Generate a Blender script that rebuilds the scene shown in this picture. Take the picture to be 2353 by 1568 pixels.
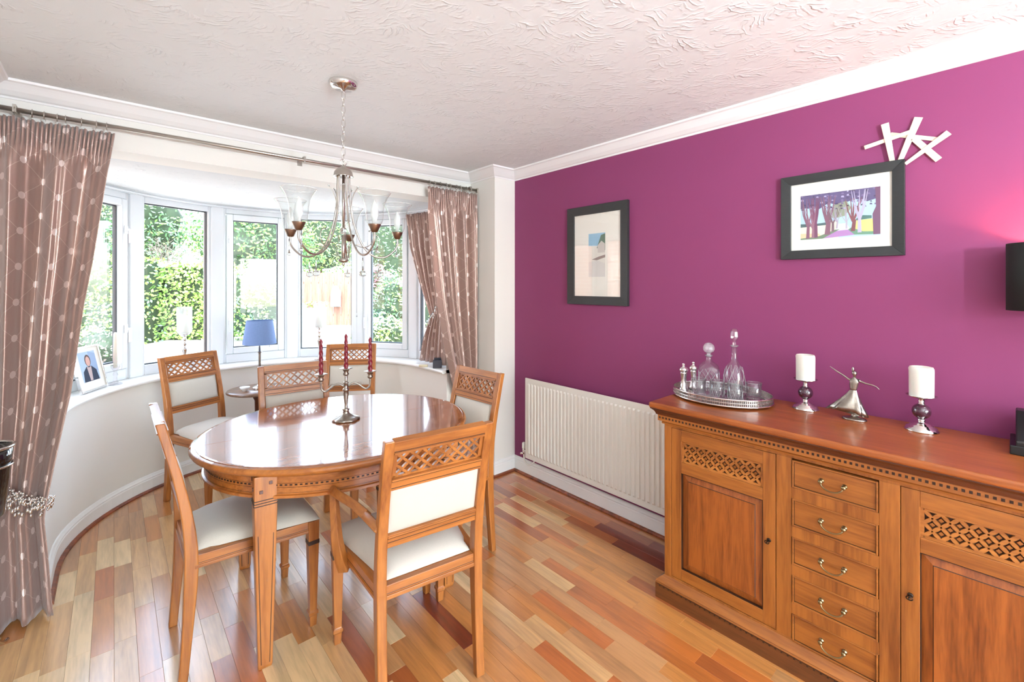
import bpy, bmesh, math, random
from mathutils import Vector, Matrix
random.seed(7)
S = bpy.context.scene
COL = S.collection
PI = math.pi
R = math.radians
for o in list(bpy.data.objects): bpy.data.objects.remove(o)

# ------------------------------------------------------------ camera, sky, sun, exposure
cam = bpy.data.cameras.new('camera'); co = bpy.data.objects.new('camera', cam); COL.objects.link(co)
cam.lens = 1032 / 2353 * 36; cam.sensor_width = 36; cam.shift_y = -129 / 2353; cam.clip_start = .02
co.location = (0, 0, 1.47); co.rotation_euler = (R(90), 0, -math.atan2(.664, .748))
S.camera = co
S.view_settings.view_transform = 'Standard'; S.view_settings.look = 'None'
S.view_settings.gamma = 1; S.view_settings.use_curve_mapping = False
S.view_settings.exposure = 0.48
W = bpy.data.worlds.new('sky'); S.world = W; W.use_nodes = True
nt = W.node_tree; bg = nt.nodes['Background']; sk = nt.nodes.new('ShaderNodeTexSky')
sk.sky_type = 'NISHITA'; sk.sun_disc = False; sk.sun_elevation = R(52); sk.sun_rotation = R(200)
sk.air_density = 1.0; sk.dust_density = 1.0; sk.ozone_density = 1.5
hsv = nt.nodes.new('ShaderNodeHueSaturation'); hsv.inputs['Saturation'].default_value = .6
nt.links.new(sk.outputs[0], hsv.inputs['Color']); nt.links.new(hsv.outputs[0], bg.inputs[0]); bg.inputs[1].default_value = 2.3
sl = bpy.data.lights.new('sun', 'SUN'); sl.energy = 2.6; sl.angle = R(3); sl.color = (1, .96, .9)
so = bpy.data.objects.new('sun', sl); COL.objects.link(so)
so.rotation_euler = Vector((-.45, -.55, 1.0)).to_track_quat('Z', 'Y').to_euler()

# ------------------------------------------------------------ helpers
def srgb(r, g, b):
    f = lambda c: (c / 255 / 12.92) if c / 255 <= .04045 else ((c / 255 + .055) / 1.055) ** 2.4
    return (f(r), f(g), f(b), 1)

def mat(name, col, rough=.5, metal=0, **kw):
    m = bpy.data.materials.new(name); m.use_nodes = True
    n = m.node_tree.nodes; l = m.node_tree.links; b = n['Principled BSDF']
    b.inputs['Base Color'].default_value = col; b.inputs['Roughness'].default_value = rough
    b.inputs['Metallic'].default_value = metal
    if 'coat' in kw: b.inputs['Coat Weight'].default_value = kw['coat']; b.inputs['Coat Roughness'].default_value = kw.get('coatr', .05)
    if 'emit' in kw: b.inputs['Emission Color'].default_value = kw.get('ecol', col); b.inputs['Emission Strength'].default_value = kw['emit']
    if 'spec' in kw: b.inputs['Specular IOR Level'].default_value = kw['spec']
    if 'sheen' in kw: b.inputs['Sheen Weight'].default_value = kw['sheen']
    if 'sss' in kw: b.inputs['Subsurface Weight'].default_value = kw['sss']; b.inputs['Subsurface Scale'].default_value = .02
    if 'trans' in kw: b.inputs['Transmission Weight'].default_value = kw['trans']
    if 'noise' in kw:      # (scale, amount, bump)
        sc, am, bu = kw['noise']
        tc = n.new('ShaderNodeTexCoord'); mp = n.new('ShaderNodeMapping'); mp.inputs['Scale'].default_value = kw.get('stretch', (1, 1, 1))
        tx = n.new('ShaderNodeTexNoise'); tx.inputs['Scale'].default_value = sc; tx.inputs['Detail'].default_value = 5
        l.new(tc.outputs['Object'], mp.inputs[0]); l.new(mp.outputs[0], tx.inputs[0])
        if am:
            rp = n.new('ShaderNodeValToRGB'); rp.color_ramp.elements[0].position = .3; rp.color_ramp.elements[1].position = .7
            lo = kw.get('lo', [c * (1 - am) for c in col[:3]]); rp.color_ramp.elements[0].color = (*lo[:3], 1); rp.color_ramp.elements[1].color = col
            l.new(tx.outputs[0], rp.inputs[0]); l.new(rp.outputs[0], b.inputs['Base Color'])
        if bu:
            bp = n.new('ShaderNodeBump'); bp.inputs['Strength'].default_value = bu; bp.inputs['Distance'].default_value = kw.get('bd', .002)
            l.new(tx.outputs[0], bp.inputs['Height']); l.new(bp.outputs[0], b.inputs['Normal'])
    return m

def wood(name, col, dark, axis='z', rough=.35, coat=.3, rand=False, scale=1., coatr=.15):
    m = bpy.data.materials.new(name); m.use_nodes = True
    n = m.node_tree.nodes; l = m.node_tree.links; b = n['Principled BSDF']
    b.inputs['Roughness'].default_value = rough; b.inputs['Coat Weight'].default_value = coat; b.inputs['Coat Roughness'].default_value = coatr
    tc = n.new('ShaderNodeTexCoord'); mp = n.new('ShaderNodeMapping')
    st = {'x': (1.2, 14, 14), 'y': (14, 1.2, 14), 'z': (14, 14, 1.2)}[axis]
    mp.inputs['Scale'].default_value = [s * scale for s in st]
    l.new(tc.outputs['Object'], mp.inputs[0])
    if rand:
        oi = n.new('ShaderNodeObjectInfo'); mu = n.new('ShaderNodeMath'); mu.operation = 'MULTIPLY'; mu.inputs[1].default_value = 37
        cb = n.new('ShaderNodeCombineXYZ'); l.new(oi.outputs['Random'], mu.inputs[0])
        for i in range(3): l.new(mu.outputs[0], cb.inputs[i])
        l.new(cb.outputs[0], mp.inputs['Location'])
    a = n.new('ShaderNodeTexNoise'); a.inputs['Scale'].default_value = 1.4; a.inputs['Detail'].default_value = 6; a.inputs['Distortion'].default_value = .8
    f = n.new('ShaderNodeTexNoise'); f.inputs['Scale'].default_value = 9; f.inputs['Detail'].default_value = 3
    l.new(mp.outputs[0], a.inputs[0]); l.new(mp.outputs[0], f.inputs[0])
    mx = n.new('ShaderNodeMath'); mx.operation = 'MULTIPLY_ADD'; mx.inputs[1].default_value = .45
    l.new(f.outputs[0], mx.inputs[0]); l.new(a.outputs[0], mx.inputs[2])
    rp = n.new('ShaderNodeValToRGB'); e = rp.color_ramp.elements
    e[0].position = .48; e[0].color = dark; e[1].position = .86; e[1].color = col
    l.new(mx.outputs[0], rp.inputs[0]); l.new(rp.outputs[0], b.inputs['Base Color'])
    bp = n.new('ShaderNodeBump'); bp.inputs['Strength'].default_value = .12; bp.inputs['Distance'].default_value = .001
    l.new(f.outputs[0], bp.inputs['Height']); l.new(bp.outputs[0], b.inputs['Normal'])
    return m

def thin_glass(name, tint=(1, 1, 1, 1), refl=1.0, milk=0.0, ior=1.5, rough=.0):
    m = bpy.data.materials.new(name); m.use_nodes = True
    n = m.node_tree.nodes; l = m.node_tree.links
    out = n['Material Output']; n.remove(n['Principled BSDF'])
    t = n.new('ShaderNodeBsdfTransparent'); t.inputs[0].default_value = tint
    g = n.new('ShaderNodeBsdfGlossy'); g.inputs['Roughness'].default_value = rough
    ge = n.new('ShaderNodeNewGeometry'); dt = n.new('ShaderNodeVectorMath'); dt.operation = 'DOT_PRODUCT'
    l.new(ge.outputs['Incoming'], dt.inputs[0]); l.new(ge.outputs['Normal'], dt.inputs[1])
    def mt(op, a, b):
        q = n.new('ShaderNodeMath'); q.operation = op
        for i, x in enumerate((a, b)):
            if x is None: continue
            if isinstance(x, (int, float)): q.inputs[i].default_value = x
            else: l.new(x, q.inputs[i])
        return q.outputs[0]
    f0 = ((ior - 1) / (ior + 1)) ** 2
    sch = mt('POWER', mt('SUBTRACT', 1.0, mt('ABSOLUTE', dt.outputs['Value'], None)), 5.0)
    mu = n.new('ShaderNodeMath'); mu.operation = 'MULTIPLY'; mu.inputs[1].default_value = refl; mu.use_clamp = True
    mx = n.new('ShaderNodeMixShader'); l.new(mt('ADD', mt('MULTIPLY', sch, 1 - f0), f0), mu.inputs[0]); l.new(mu.outputs[0], mx.inputs[0])
    l.new(t.outputs[0], mx.inputs[1]); l.new(g.outputs[0], mx.inputs[2]); last = mx
    if milk:
        d = n.new('ShaderNodeBsdfDiffuse'); d.inputs[0].default_value = (.9, .92, .92, 1)
        m2 = n.new('ShaderNodeMixShader'); m2.inputs[0].default_value = milk
        l.new(mx.outputs[0], m2.inputs[1]); l.new(d.outputs[0], m2.inputs[2]); last = m2
    l.new(last.outputs[0], out.inputs[0])
    return m

def tag(o, label=None, cat=None, group=None, kind=None):
    if label: o['label'] = label
    if cat: o['category'] = cat
    if group: o['group'] = group
    if kind: o['kind'] = kind
    return o

def empty(name, loc=(0, 0, 0), rz=0, **kw):
    o = bpy.data.objects.new(name, None); COL.objects.link(o); o.location = loc; o.rotation_euler = (0, 0, rz); o.empty_display_size = .1
    return tag(o, kw.get('label'), kw.get('cat'), kw.get('group'), kw.get('kind'))

def children(o): return [c for c in bpy.data.objects if c.parent == o]
def copy_tree(o, parent=None):
    c = o.copy(); COL.objects.link(c); c.parent = parent
    for ch in children(o): copy_tree(ch, c)
    return c

class MB:
    def __init__(s): s.v = []; s.f = []; s.m = []; s.sm = []; s.uv = None
    def add(s, vs, fs, mi=0, smooth=False):
        k = len(s.v); s.v += [tuple(p) for p in vs]
        for f in fs: s.f.append([i + k for i in f]); s.m.append(mi); s.sm.append(smooth)
        return s
    def box(s, x0, x1, y0, y1, z0, z1, mi=0, M=None):
        vs = [Vector(p) for p in ((x0, y0, z0), (x1, y0, z0), (x1, y1, z0), (x0, y1, z0), (x0, y0, z1), (x1, y0, z1), (x1, y1, z1), (x0, y1, z1))]
        if M is not None: vs = [M @ p for p in vs]
        return s.add(vs, [(3, 2, 1, 0), (4, 5, 6, 7), (0, 1, 5, 4), (1, 2, 6, 5), (2, 3, 7, 6), (3, 0, 4, 7)], mi)
    def prism(s, pts, z0, z1, mi=0, M=None, smooth=False):
        n = len(pts); vs = [Vector((p[0], p[1], z0)) for p in pts] + [Vector((p[0], p[1], z1)) for p in pts]
        if M is not None: vs = [M @ p for p in vs]
        s.add(vs, [tuple(range(n - 1, -1, -1)), tuple(range(n, 2 * n))], mi)
        k = len(s.v) - 2 * n
        for i in range(n):
            j = (i + 1) % n; s.f.append([k + i, k + j, k + n + j, k + n + i]); s.m.append(mi); s.sm.append(smooth)
        return s
    def lathe(s, prof, c=(0, 0, 0), seg=24, mi=0, M=None, smooth=True, sx=1, sy=1, mod=None):
        vs = []; fs = []; n = len(prof)
        for (r, z) in prof:
            for k in range(seg):
                a = 2 * PI * k / seg; q = r * (mod(a, z) if mod else 1)
                p = Vector((q * math.cos(a) * sx, q * math.sin(a) * sy, z))
                if M is not None: p = M @ p
                vs.append(p + Vector(c))
        for i in range(n - 1):
            for k in range(seg):
                j = (k + 1) % seg; fs.append((i * seg + k, i * seg + j, (i + 1) * seg + j, (i + 1) * seg + k))
        if prof[0][0] > 1e-5: fs.append(tuple(range(seg - 1, -1, -1)))
        if prof[-1][0] > 1e-5: fs.append(tuple((n - 1) * seg + k for k in range(seg)))
        return s.add(vs, fs, mi, smooth)
    def tube(s, path, r, seg=8, mi=0, closed=False, smooth=True, up=None):
        P = [Vector(p) for p in path]; n = len(P); rs = r if isinstance(r, (list, tuple)) else [r] * n
        vs = []; pn = None
        for i, p in enumerate(P):
            a = P[i - 1] if (i or closed) else p; b = P[(i + 1) % n] if (i < n - 1 or closed) else p
            t = (b - a).normalized()
            if pn is None:
                pn = t.orthogonal().normalized() if up is None else (Vector(up) - t * Vector(up).dot(t)).normalized()
            else:
                pn = pn - t * pn.dot(t); pn = pn.normalized() if pn.length > 1e-6 else t.orthogonal().normalized()
            q = t.cross(pn)
            for k in range(seg):
                an = 2 * PI * k / seg; vs.append(p + (pn * math.cos(an) + q * math.sin(an)) * rs[i])
        fs = []
        for i in range(n if closed else n - 1):
            j = (i + 1) % n
            for k in range(seg): fs.append((i * seg + k, i * seg + (k + 1) % seg, j * seg + (k + 1) % seg, j * seg + k))
        if not closed: fs += [tuple(range(seg - 1, -1, -1)), tuple((n - 1) * seg + k for k in range(seg))]
        return s.add(vs, fs, mi, smooth)
    def sphere(s, c, r, seg=12, rings=8, mi=0, sc=(1, 1, 1)):
        pr = [(max(r * math.sin(PI * i / rings), 1e-6) , -r * math.cos(PI * i / rings)) for i in range(rings + 1)]
        return s.lathe([(p[0], p[1] * sc[2]) for p in pr], c, seg, mi, sx=sc[0], sy=sc[1])
    def loft(s, secs, mi=0):   # secs: (center, wx, wy) rectangular sections
        vs = []
        for (c, wx, wy) in secs:
            for (a, b) in ((-1, -1), (1, -1), (1, 1), (-1, 1)): vs.append((c[0] + a * wx / 2, c[1] + b * wy / 2, c[2]))
        n = len(secs); fs = [(3, 2, 1, 0), tuple((n - 1) * 4 + k for k in range(4))]
        for i in range(n - 1):
            for k in range(4): fs.append((i * 4 + k, i * 4 + (k + 1) % 4, (i + 1) * 4 + (k + 1) % 4, (i + 1) * 4 + k))
        return s.add(vs, fs, mi)
    def bar(s, p, q, w, h, mi=0, up=(0, 0, 1)):
        p = Vector(p); q = Vector(q); t = (q - p).normalized(); u = Vector(up); u = (u - t * u.dot(t)).normalized(); r_ = t.cross(u)
        vs = [e + r_ * a * w / 2 + u * b * h / 2 for e in (p, q) for (a, b) in ((-1, -1), (1, -1), (1, 1), (-1, 1))]
        return s.add(vs, [(0, 1, 2, 3), (7, 6, 5, 4), (0, 4, 5, 1), (1, 5, 6, 2), (2, 6, 7, 3), (3, 7, 4, 0)], mi)
    def build(s, name, mats, parent=None, bevel=0, seg=2, **kw):
        me = bpy.data.meshes.new(name); me.from_pydata(s.v, [], s.f)
        if not isinstance(mats, (list, tuple)): mats = [mats]
        for m in mats: me.materials.append(m)
        me.polygons.foreach_set('material_index', s.m); me.polygons.foreach_set('use_smooth', s.sm)
        if s.uv:
            ul = me.uv_layers.new(name='UVMap')
            for lp in me.loops: ul.data[lp.index].uv = s.uv[lp.vertex_index]
        me.update()
        if kw.get('norm', True):
            b = bmesh.new(); b.from_mesh(me); bmesh.ops.recalc_face_normals(b, faces=b.faces); b.to_mesh(me); b.free()
        o = bpy.data.objects.new(name, me); COL.objects.link(o); o.parent = parent
        if bevel:
            md = o.modifiers.new('bevel', 'BEVEL'); md.width = bevel; md.segments = seg; md.limit_method = 'ANGLE'; md.angle_limit = R(40)
        tag(o, kw.get('label'), kw.get('cat'), kw.get('group'), kw.get('kind'))
        return o

def smooth_path(pts, n=6):
    P = [Vector(p) for p in pts]; out = []
    for i in range(len(P) - 1):
        p0 = P[max(i - 1, 0)]; p1 = P[i]; p2 = P[i + 1]; p3 = P[min(i + 2, len(P) - 1)]
        for k in range(n):
            t = k / n
            out.append(.5 * ((2 * p1) + (p2 - p0) * t + (2 * p0 - 5 * p1 + 4 * p2 - p3) * t * t + (3 * p1 - p0 - 3 * p2 + p3) * t ** 3))
    return out + [P[-1]]

def interp(tab, z):
    if z <= tab[0][0]: return tab[0][1]
    for (a, va), (b, vb) in zip(tab, tab[1:]):
        if z <= b: return va + (vb - va) * (z - a) / (b - a)
    return tab[-1][1]

def sweep(path, prof, closed=False, mi=0):
    """prof: list of (inward offset, z), inward = left of the travel direction"""
    m = MB(); n = len(path); off = []
    for i in range(n):
        a = Vector(path[i - 1]) if (i or closed) else None; p = Vector(path[i]); b = Vector(path[(i + 1) % n]) if (i < n - 1 or closed) else None
        d1 = (p - a).normalized() if a is not None else (b - p).normalized(); d2 = (b - p).normalized() if b is not None else d1
        n1 = Vector((-d1.y, d1.x)); n2 = Vector((-d2.y, d2.x)); h = (n1 + n2).normalized(); off.append(h / max(h.dot(n1), .2))
    k = len(prof); vs = []
    for i, p in enumerate(path):
        for (o, z) in prof: q = Vector(p) + off[i] * o; vs.append((q.x, q.y, z))
    fs = []
    for i in range(n if closed else n - 1):
        j = (i + 1) % n
        for q in range(k): fs.append((i * k + q, j * k + q, j * k + (q + 1) % k, i * k + (q + 1) % k))
    if not closed: fs += [tuple(range(k)), tuple((n - 1) * k + q for q in range(k - 1, -1, -1))]
    m.add(vs, fs, mi); return m

FW = (.664, .748); RT = (.748, -.664)
def P(px, t, z=0):
    """a point seen in photo column px at depth t"""
    la = (px - 1176.5) / 1032
    return Vector((t * (FW[0] + la * RT[0]), t * (FW[1] + la * RT[1]), z))

# ------------------------------------------------------------ materials
M = {}
M['white_wall'] = mat('warm white wall paint', srgb(232, 229, 222), .7, noise=(60, 0, .08), bd=.001)
M['purple'] = mat('plum wall paint', srgb(136, 60, 102), .6, noise=(45, 0, .1), bd=.001, spec=.3)
M['gloss_white'] = mat('white gloss trim', srgb(240, 239, 236), .3)
M['upvc'] = mat('white window plastic', srgb(226, 229, 232), .25)
M['cornice'] = mat('white coving', srgb(240, 239, 238), .6)
M['beading'] = wood('stained floor beading', srgb(150, 75, 38), srgb(85, 35, 18), 'x', .4)
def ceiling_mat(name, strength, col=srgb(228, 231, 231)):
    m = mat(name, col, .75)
    n = m.node_tree.nodes; l = m.node_tree.links; b = n['Principled BSDF']
    tc = n.new('ShaderNodeTexCoord')
    def swirl(sc, ws, seed):
        mp = n.new('ShaderNodeMapping'); mp.inputs['Location'].default_value = (seed, seed * 2, 0); l.new(tc.outputs['Object'], mp.inputs[0])
        v = n.new('ShaderNodeTexVoronoi'); v.inputs['Scale'].default_value = sc; l.new(mp.outputs[0], v.inputs['Vector'])
        # every cell gets its own curl of comb strokes
        sub = n.new('ShaderNodeVectorMath'); sub.operation = 'SUBTRACT'; l.new(mp.outputs[0], sub.inputs[0]); l.new(v.outputs['Position'], sub.inputs[1])
        off = n.new('ShaderNodeVectorMath'); off.operation = 'MULTIPLY_ADD'; off.inputs[1].default_value = (.16, .16, 0); l.new(v.outputs['Color'], off.inputs[0]); l.new(sub.outputs[0], off.inputs[2])
        ln = n.new('ShaderNodeVectorMath'); ln.operation = 'LENGTH'; l.new(off.outputs[0], ln.inputs[0])
        no = n.new('ShaderNodeTexNoise'); no.inputs['Scale'].default_value = 9; no.inputs['Detail'].default_value = 3; l.new(mp.outputs[0], no.inputs[0])
        ad = n.new('ShaderNodeMath'); ad.operation = 'MULTIPLY_ADD'; ad.inputs[1].default_value = .09; l.new(no.outputs[0], ad.inputs[0]); l.new(ln.outputs['Value'], ad.inputs[2])
        si = n.new('ShaderNodeMath'); si.operation = 'MULTIPLY'; si.inputs[1].default_value = ws; l.new(ad.outputs[0], si.inputs[0])
        s2 = n.new('ShaderNodeMath'); s2.operation = 'SINE'; l.new(si.outputs[0], s2.inputs[0])
        p3 = n.new('ShaderNodeMath'); p3.operation = 'MAXIMUM'; p3.inputs[1].default_value = .35; l.new(s2.outputs[0], p3.inputs[0])
        n2 = n.new('ShaderNodeTexNoise'); n2.inputs['Scale'].default_value = 13; l.new(mp.outputs[0], n2.inputs[0])
        rr = n.new('ShaderNodeMapRange'); rr.inputs[1].default_value = .5; rr.inputs[2].default_value = .72; l.new(n2.outputs[0], rr.inputs[0])
        mm = n.new('ShaderNodeMath'); mm.operation = 'MULTIPLY'; l.new(p3.outputs[0], mm.inputs[0]); l.new(rr.outputs[0], mm.inputs[1])
        return mm
    a = swirl(6, 330, 0); c = swirl(9, 260, 3.3)
    s = n.new('ShaderNodeMath'); s.operation = 'ADD'; l.new(a.outputs[0], s.inputs[0]); l.new(c.outputs[0], s.inputs[1])
    bp = n.new('ShaderNodeBump'); bp.inputs['Strength'].default_value = strength; bp.inputs['Distance'].default_value = .004
    l.new(s.outputs[0], bp.inputs['Height']); l.new(bp.outputs[0], b.inputs['Normal'])
    return m
M['ceiling'] = ceiling_mat('stippled swirl ceiling plaster', .75)
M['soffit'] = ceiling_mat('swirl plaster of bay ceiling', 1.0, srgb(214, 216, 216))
oakc, oakd = srgb(164, 97, 38), srgb(116, 60, 20)
chc, chd = srgb(180, 112, 50), srgb(134, 74, 28)
for a in 'xyz':
    M['oak_' + a] = wood('waxed oak grain ' + a, oakc, oakd, a, .38, .35)
    M['chair_' + a] = wood('chair oak grain ' + a, chc, chd, a, .4, .3)
M['oak_top'] = wood('sideboard top oak', srgb(166, 90, 38), srgb(126, 60, 22), 'y', .32, .22, coatr=.08)
M['oak_dark'] = wood('dark oak moulding', srgb(92, 42, 17), srgb(62, 26, 10), 'y', .35, .4)
M['oak_mid'] = wood('mid brown plinth oak', srgb(112, 62, 28), srgb(78, 40, 15), 'y', .4, .3)  # darker than the body: partly stain, partly shade put into the colour
M['lattice_bg'] = mat('dark lattice backing', srgb(62, 32, 14), .6)  # flat dark brown set behind the door lattice
M['oak_panel'] = wood('oak panel', srgb(160, 86, 32), srgb(104, 48, 14), 'z', .35, .4, scale=1.3)
M['table_top'] = wood('polished table top', srgb(168, 104, 62), srgb(124, 66, 34), 'x', .16, 1.0, coatr=.06)
M['table_x'] = wood('table oak', srgb(186, 114, 50), srgb(140, 78, 28), 'x', .35, .4)
M['inlay'] = mat('dark inlay', srgb(48, 24, 12), .45)
M['side_table'] = wood('side table top', srgb(140, 105, 80), srgb(95, 66, 48), 'x', .3, .5)
M['fabric'] = mat('cream woven upholstery', srgb(203, 196, 184), .9, noise=(420, .07, .35), bd=.0008, sheen=.2)
M['nickel'] = mat('brushed nickel', srgb(190, 184, 176), .28, 1)
M['cup_nickel'] = mat('warm brushed nickel cup', srgb(150, 128, 112), .3, 1)
M['chrome'] = mat('polished silver', srgb(225, 222, 218), .1, 1)
M['pewter'] = mat('aged silver', srgb(178, 170, 160), .3, 1, noise=(60, .3, .1))
M['brass'] = mat('antique brass', srgb(150, 132, 96), .28, 1)
M['iron'] = mat('dark iron key', srgb(60, 50, 44), .4, 1)
M['black_frame'] = mat('black stained frame', srgb(44, 46, 47), .5, noise=(30, .25, .15), stretch=(1, 1, 12))
M['black'] = mat('black plastic', srgb(18, 18, 19), .35)
M['black_shade'] = mat('black fabric shade', srgb(20, 20, 19), .85)
M['gold_lining'] = mat('warm shade lining', srgb(200, 120, 70), .5)
M['black_gloss'] = mat('black gloss enamel', srgb(14, 14, 18), .08, coat=1)
M['paper'] = mat('off white mount card', srgb(236, 232, 222), .8)
M['wax_white'] = mat('white candle wax', srgb(228, 225, 216), .5, sss=.3)
M['wax_red'] = mat('burgundy candle wax', srgb(122, 22, 40), .3)
M['wick'] = mat('charred wick', srgb(30, 25, 22), .9)
M['blue_shade'] = mat('blue linen shade', srgb(116, 140, 186), .85, noise=(90, .15, .2), stretch=(1, 1, 4))
M['radiator'] = mat('cream radiator enamel', srgb(232, 229, 220), .35)
M['bleached'] = wood('bleached driftwood', srgb(232, 214, 194), srgb(214, 192, 168), 'z', .6, 0)
M['pane'] = thin_glass('window glass', (.97, .99, .98, 1), 1.0)
M['pic_glass'] = thin_glass('picture glass', (1, 1, 1, 1), 1.2)
M['shade_glass'] = thin_glass('clear bell shade glass', (.93, .945, .94, 1), 1.8, .05)
M['drop_glass'] = mat('crystal drop glass', (.70, .74, .74, 1), .02, 0, trans=1.0)
M['bulb_glass'] = thin_glass('bulb glass', (.98, .98, .97, 1), 1.2, .35)
M['crystal'] = thin_glass('cut crystal', (.96, .95, .96, 1), 1.8, .015)
M['cut'] = thin_glass('cut crystal facets', (.94, .94, .95, 1), 2.6, .17)
M['plum_glass'] = mat('crackle plum glass', srgb(78, 38, 58), .12, noise=(90, .5, .5), bd=.002, coat=1)
M['mirror'] = mat('mirror tray base', srgb(190, 190, 190), .05, 1)

def curtain_mat(name, c1, c2, W_=.15, H_=.155):
    m = mat(name, c1, .36, .45, sheen=.3)
    n = m.node_tree.nodes; l = m.node_tree.links; b = n['Principled BSDF']
    uv = n.new('ShaderNodeUVMap'); sp = n.new('ShaderNodeSeparateXYZ'); l.new(uv.outputs[0], sp.inputs[0])
    def mth(op, a, b_=None, c=None):
        q = n.new('ShaderNodeMath'); q.operation = op
        for i, x in enumerate((a, b_, c)):
            if x is None: continue
            if isinstance(x, (int, float)): q.inputs[i].default_value = x
            else: l.new(x, q.inputs[i])
        return q.outputs[0]
    u = mth('DIVIDE', sp.outputs[0], W_); v = mth('DIVIDE', sp.outputs[1], H_)
    Pp = mth('ADD', u, v); Q = mth('SUBTRACT', u, v)
    fp = mth('SUBTRACT', Pp, mth('ROUND', Pp)); fq = mth('SUBTRACT', Q, mth('ROUND', Q))
    du = mth('MULTIPLY', mth('ADD', fp, fq), W_ / 2); dv = mth('MULTIPLY', mth('SUBTRACT', fp, fq), H_ / 2)
    d = mth('SQRT', mth('ADD', mth('MULTIPLY', du, du), mth('MULTIPLY', dv, dv)))
    dot = mth('LESS_THAN', d, .0155)
    ring = mth('LESS_THAN', mth('ABSOLUTE', mth('SUBTRACT', mth('MULTIPLY', d, 1), .007)), .0012)
    line = mth('LESS_THAN', mth('MINIMUM', mth('ABSOLUTE', fp), mth('ABSOLUTE', fq)), .009)
    fac = mth('MAXIMUM', dot, mth('MULTIPLY', line, .5))
    mx = n.new('ShaderNodeMix'); mx.data_type = 'RGBA'; mx.inputs[6].default_value = c1; mx.inputs[7].default_value = c2
    l.new(fac, mx.inputs[0]); l.new(mx.outputs[2], b.inputs['Base Color'])
    nz = n.new('ShaderNodeTexNoise'); nz.inputs['Scale'].default_value = 14; nz.inputs['Detail'].default_value = 4
    mp = n.new('ShaderNodeMapping'); mp.inputs['Scale'].default_value = (3, .6, 1); l.new(uv.outputs[0], mp.inputs[0]); l.new(mp.outputs[0], nz.inputs[0])
    hh = mth('ADD', mth('MULTIPLY', fac, .25), nz.outputs[0])
    bp = n.new('ShaderNodeBump'); bp.inputs['Strength'].default_value = .35; bp.inputs['Distance'].default_value = .006
    l.new(hh, bp.inputs['Height']); l.new(bp.outputs[0], b.inputs['Normal'])
    return m
M['curtain'] = curtain_mat('mauve brown embroidered silk', srgb(176, 148, 138), srgb(234, 216, 210), .20, .155)

# ------------------------------------------------------------ plan of the room
ZC = 2.366; CX, CY = .86, 3.25; RB = 1.10; ZS = .80; ZH = 2.14
XR, XL, YB, YN, YW = 2.40, -.63, -2.6, 2.67, 2.98
XN, XM = 2.193, -.43      # inner faces of the two piers
a0 = math.degrees(math.asin((CY - YW) / RB))
def arc(r, d0, d1, n): return [(CX + r * math.cos(R(d0 + (d1 - d0) * i / n)), CY + r * math.sin(R(d0 + (d1 - d0) * i / n))) for i in range(n + 1)]
bay_arc = [(CX + RB, YW)] + arc(RB, 0, 180, 44) + [(CX - RB, YW)]
inner = [(XR, YB), (XR, YN), (XN, YN), (XN, YW)] + bay_arc + [(XM, YW), (XM, YN), (XL, YN), (XL, YB)]

# floor: sub-base plus staves
floor = MB(); floor.box(XL - .2, XR + .2, YB - .2, YW, -.1, -.014)
floor.prism([(CX + 1.3 * math.cos(R(a)), CY + 1.3 * math.sin(R(a))) for a in range(-12, 193, 6)], -.1, -.014)
fl = floor.build('floor', mat('floor sub-base', srgb(60, 35, 20), .8), kind='structure', label='strip oak parquet floor of honey, orange and red brown staves')
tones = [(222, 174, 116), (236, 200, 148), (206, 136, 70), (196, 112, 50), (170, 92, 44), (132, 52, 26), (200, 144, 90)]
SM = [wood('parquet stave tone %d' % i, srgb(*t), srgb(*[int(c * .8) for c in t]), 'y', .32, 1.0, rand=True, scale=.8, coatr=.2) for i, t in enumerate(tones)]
SW = .0703
def stave_geo(m, x0, x1, y0, y1, mi=0):
    c = .0007; z1 = 0.0
    vs = [(x0, y0, -.013), (x1, y0, -.013), (x1, y1, -.013), (x0, y1, -.013), (x0, y0, z1 - c), (x1, y0, z1 - c), (x1, y1, z1 - c), (x0, y1, z1 - c),
          (x0 + c, y0 + c, z1), (x1 - c, y0 + c, z1), (x1 - c, y1 - c, z1), (x0 + c, y1 - c, z1)]
    m.add(vs, [(0, 1, 5, 4), (1, 2, 6, 5), (2, 3, 7, 6), (3, 0, 4, 7), (4, 5, 9, 8), (5, 6, 10, 9), (6, 7, 11, 10), (7, 4, 8, 11), (8, 9, 10, 11)], mi)
rf = random.Random(3); staves = []
for q in SM: q.node_tree.nodes['Principled BSDF'].inputs['Coat IOR'].default_value = 1.75
nx = int((XR - XL) / SW) + 1
for i in range(nx):
    x0 = XL + i * SW; x1 = min(x0 + SW - .0004, XR)
    if x1 - x0 < .005: continue
    xc = (x0 + x1) / 2; d = abs(xc - CX); ymax = YN if (xc > XN or xc < XM) else YW
    if d < RB + .02: ymax = CY + math.sqrt(max((RB + .06) ** 2 - d * d, .0))
    y = YB - rf.random() * .4
    while y < ymax:
        L = rf.choice((.30, .36, .42, .48)); y1 = min(y + L, ymax); ys = max(y, YB)
        if y1 - ys > .01:
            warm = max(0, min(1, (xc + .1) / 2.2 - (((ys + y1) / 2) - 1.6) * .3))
            w = [3 * (1.2 - warm), 3 * (1.05 - warm), 2.6, 2.6 * warm + .3, 1.2 * warm, .4 * warm, 2.2]  # paler tones weighted towards the bay paint in the window glare
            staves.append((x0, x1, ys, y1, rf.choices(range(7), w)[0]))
        y += L
def vis(s):
    x, y = (s[0] + s[1]) / 2, (s[2] + s[3]) / 2; t = x * FW[0] + y * FW[1]; la = (x * RT[0] + y * RT[1]) / t if t > .2 else 9
    if t < 1.45 or abs(la) > 1.2: return 1e6 + t * t
    if x > 1.97 and y < 1.1: return 1e5
    return t * t
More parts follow.
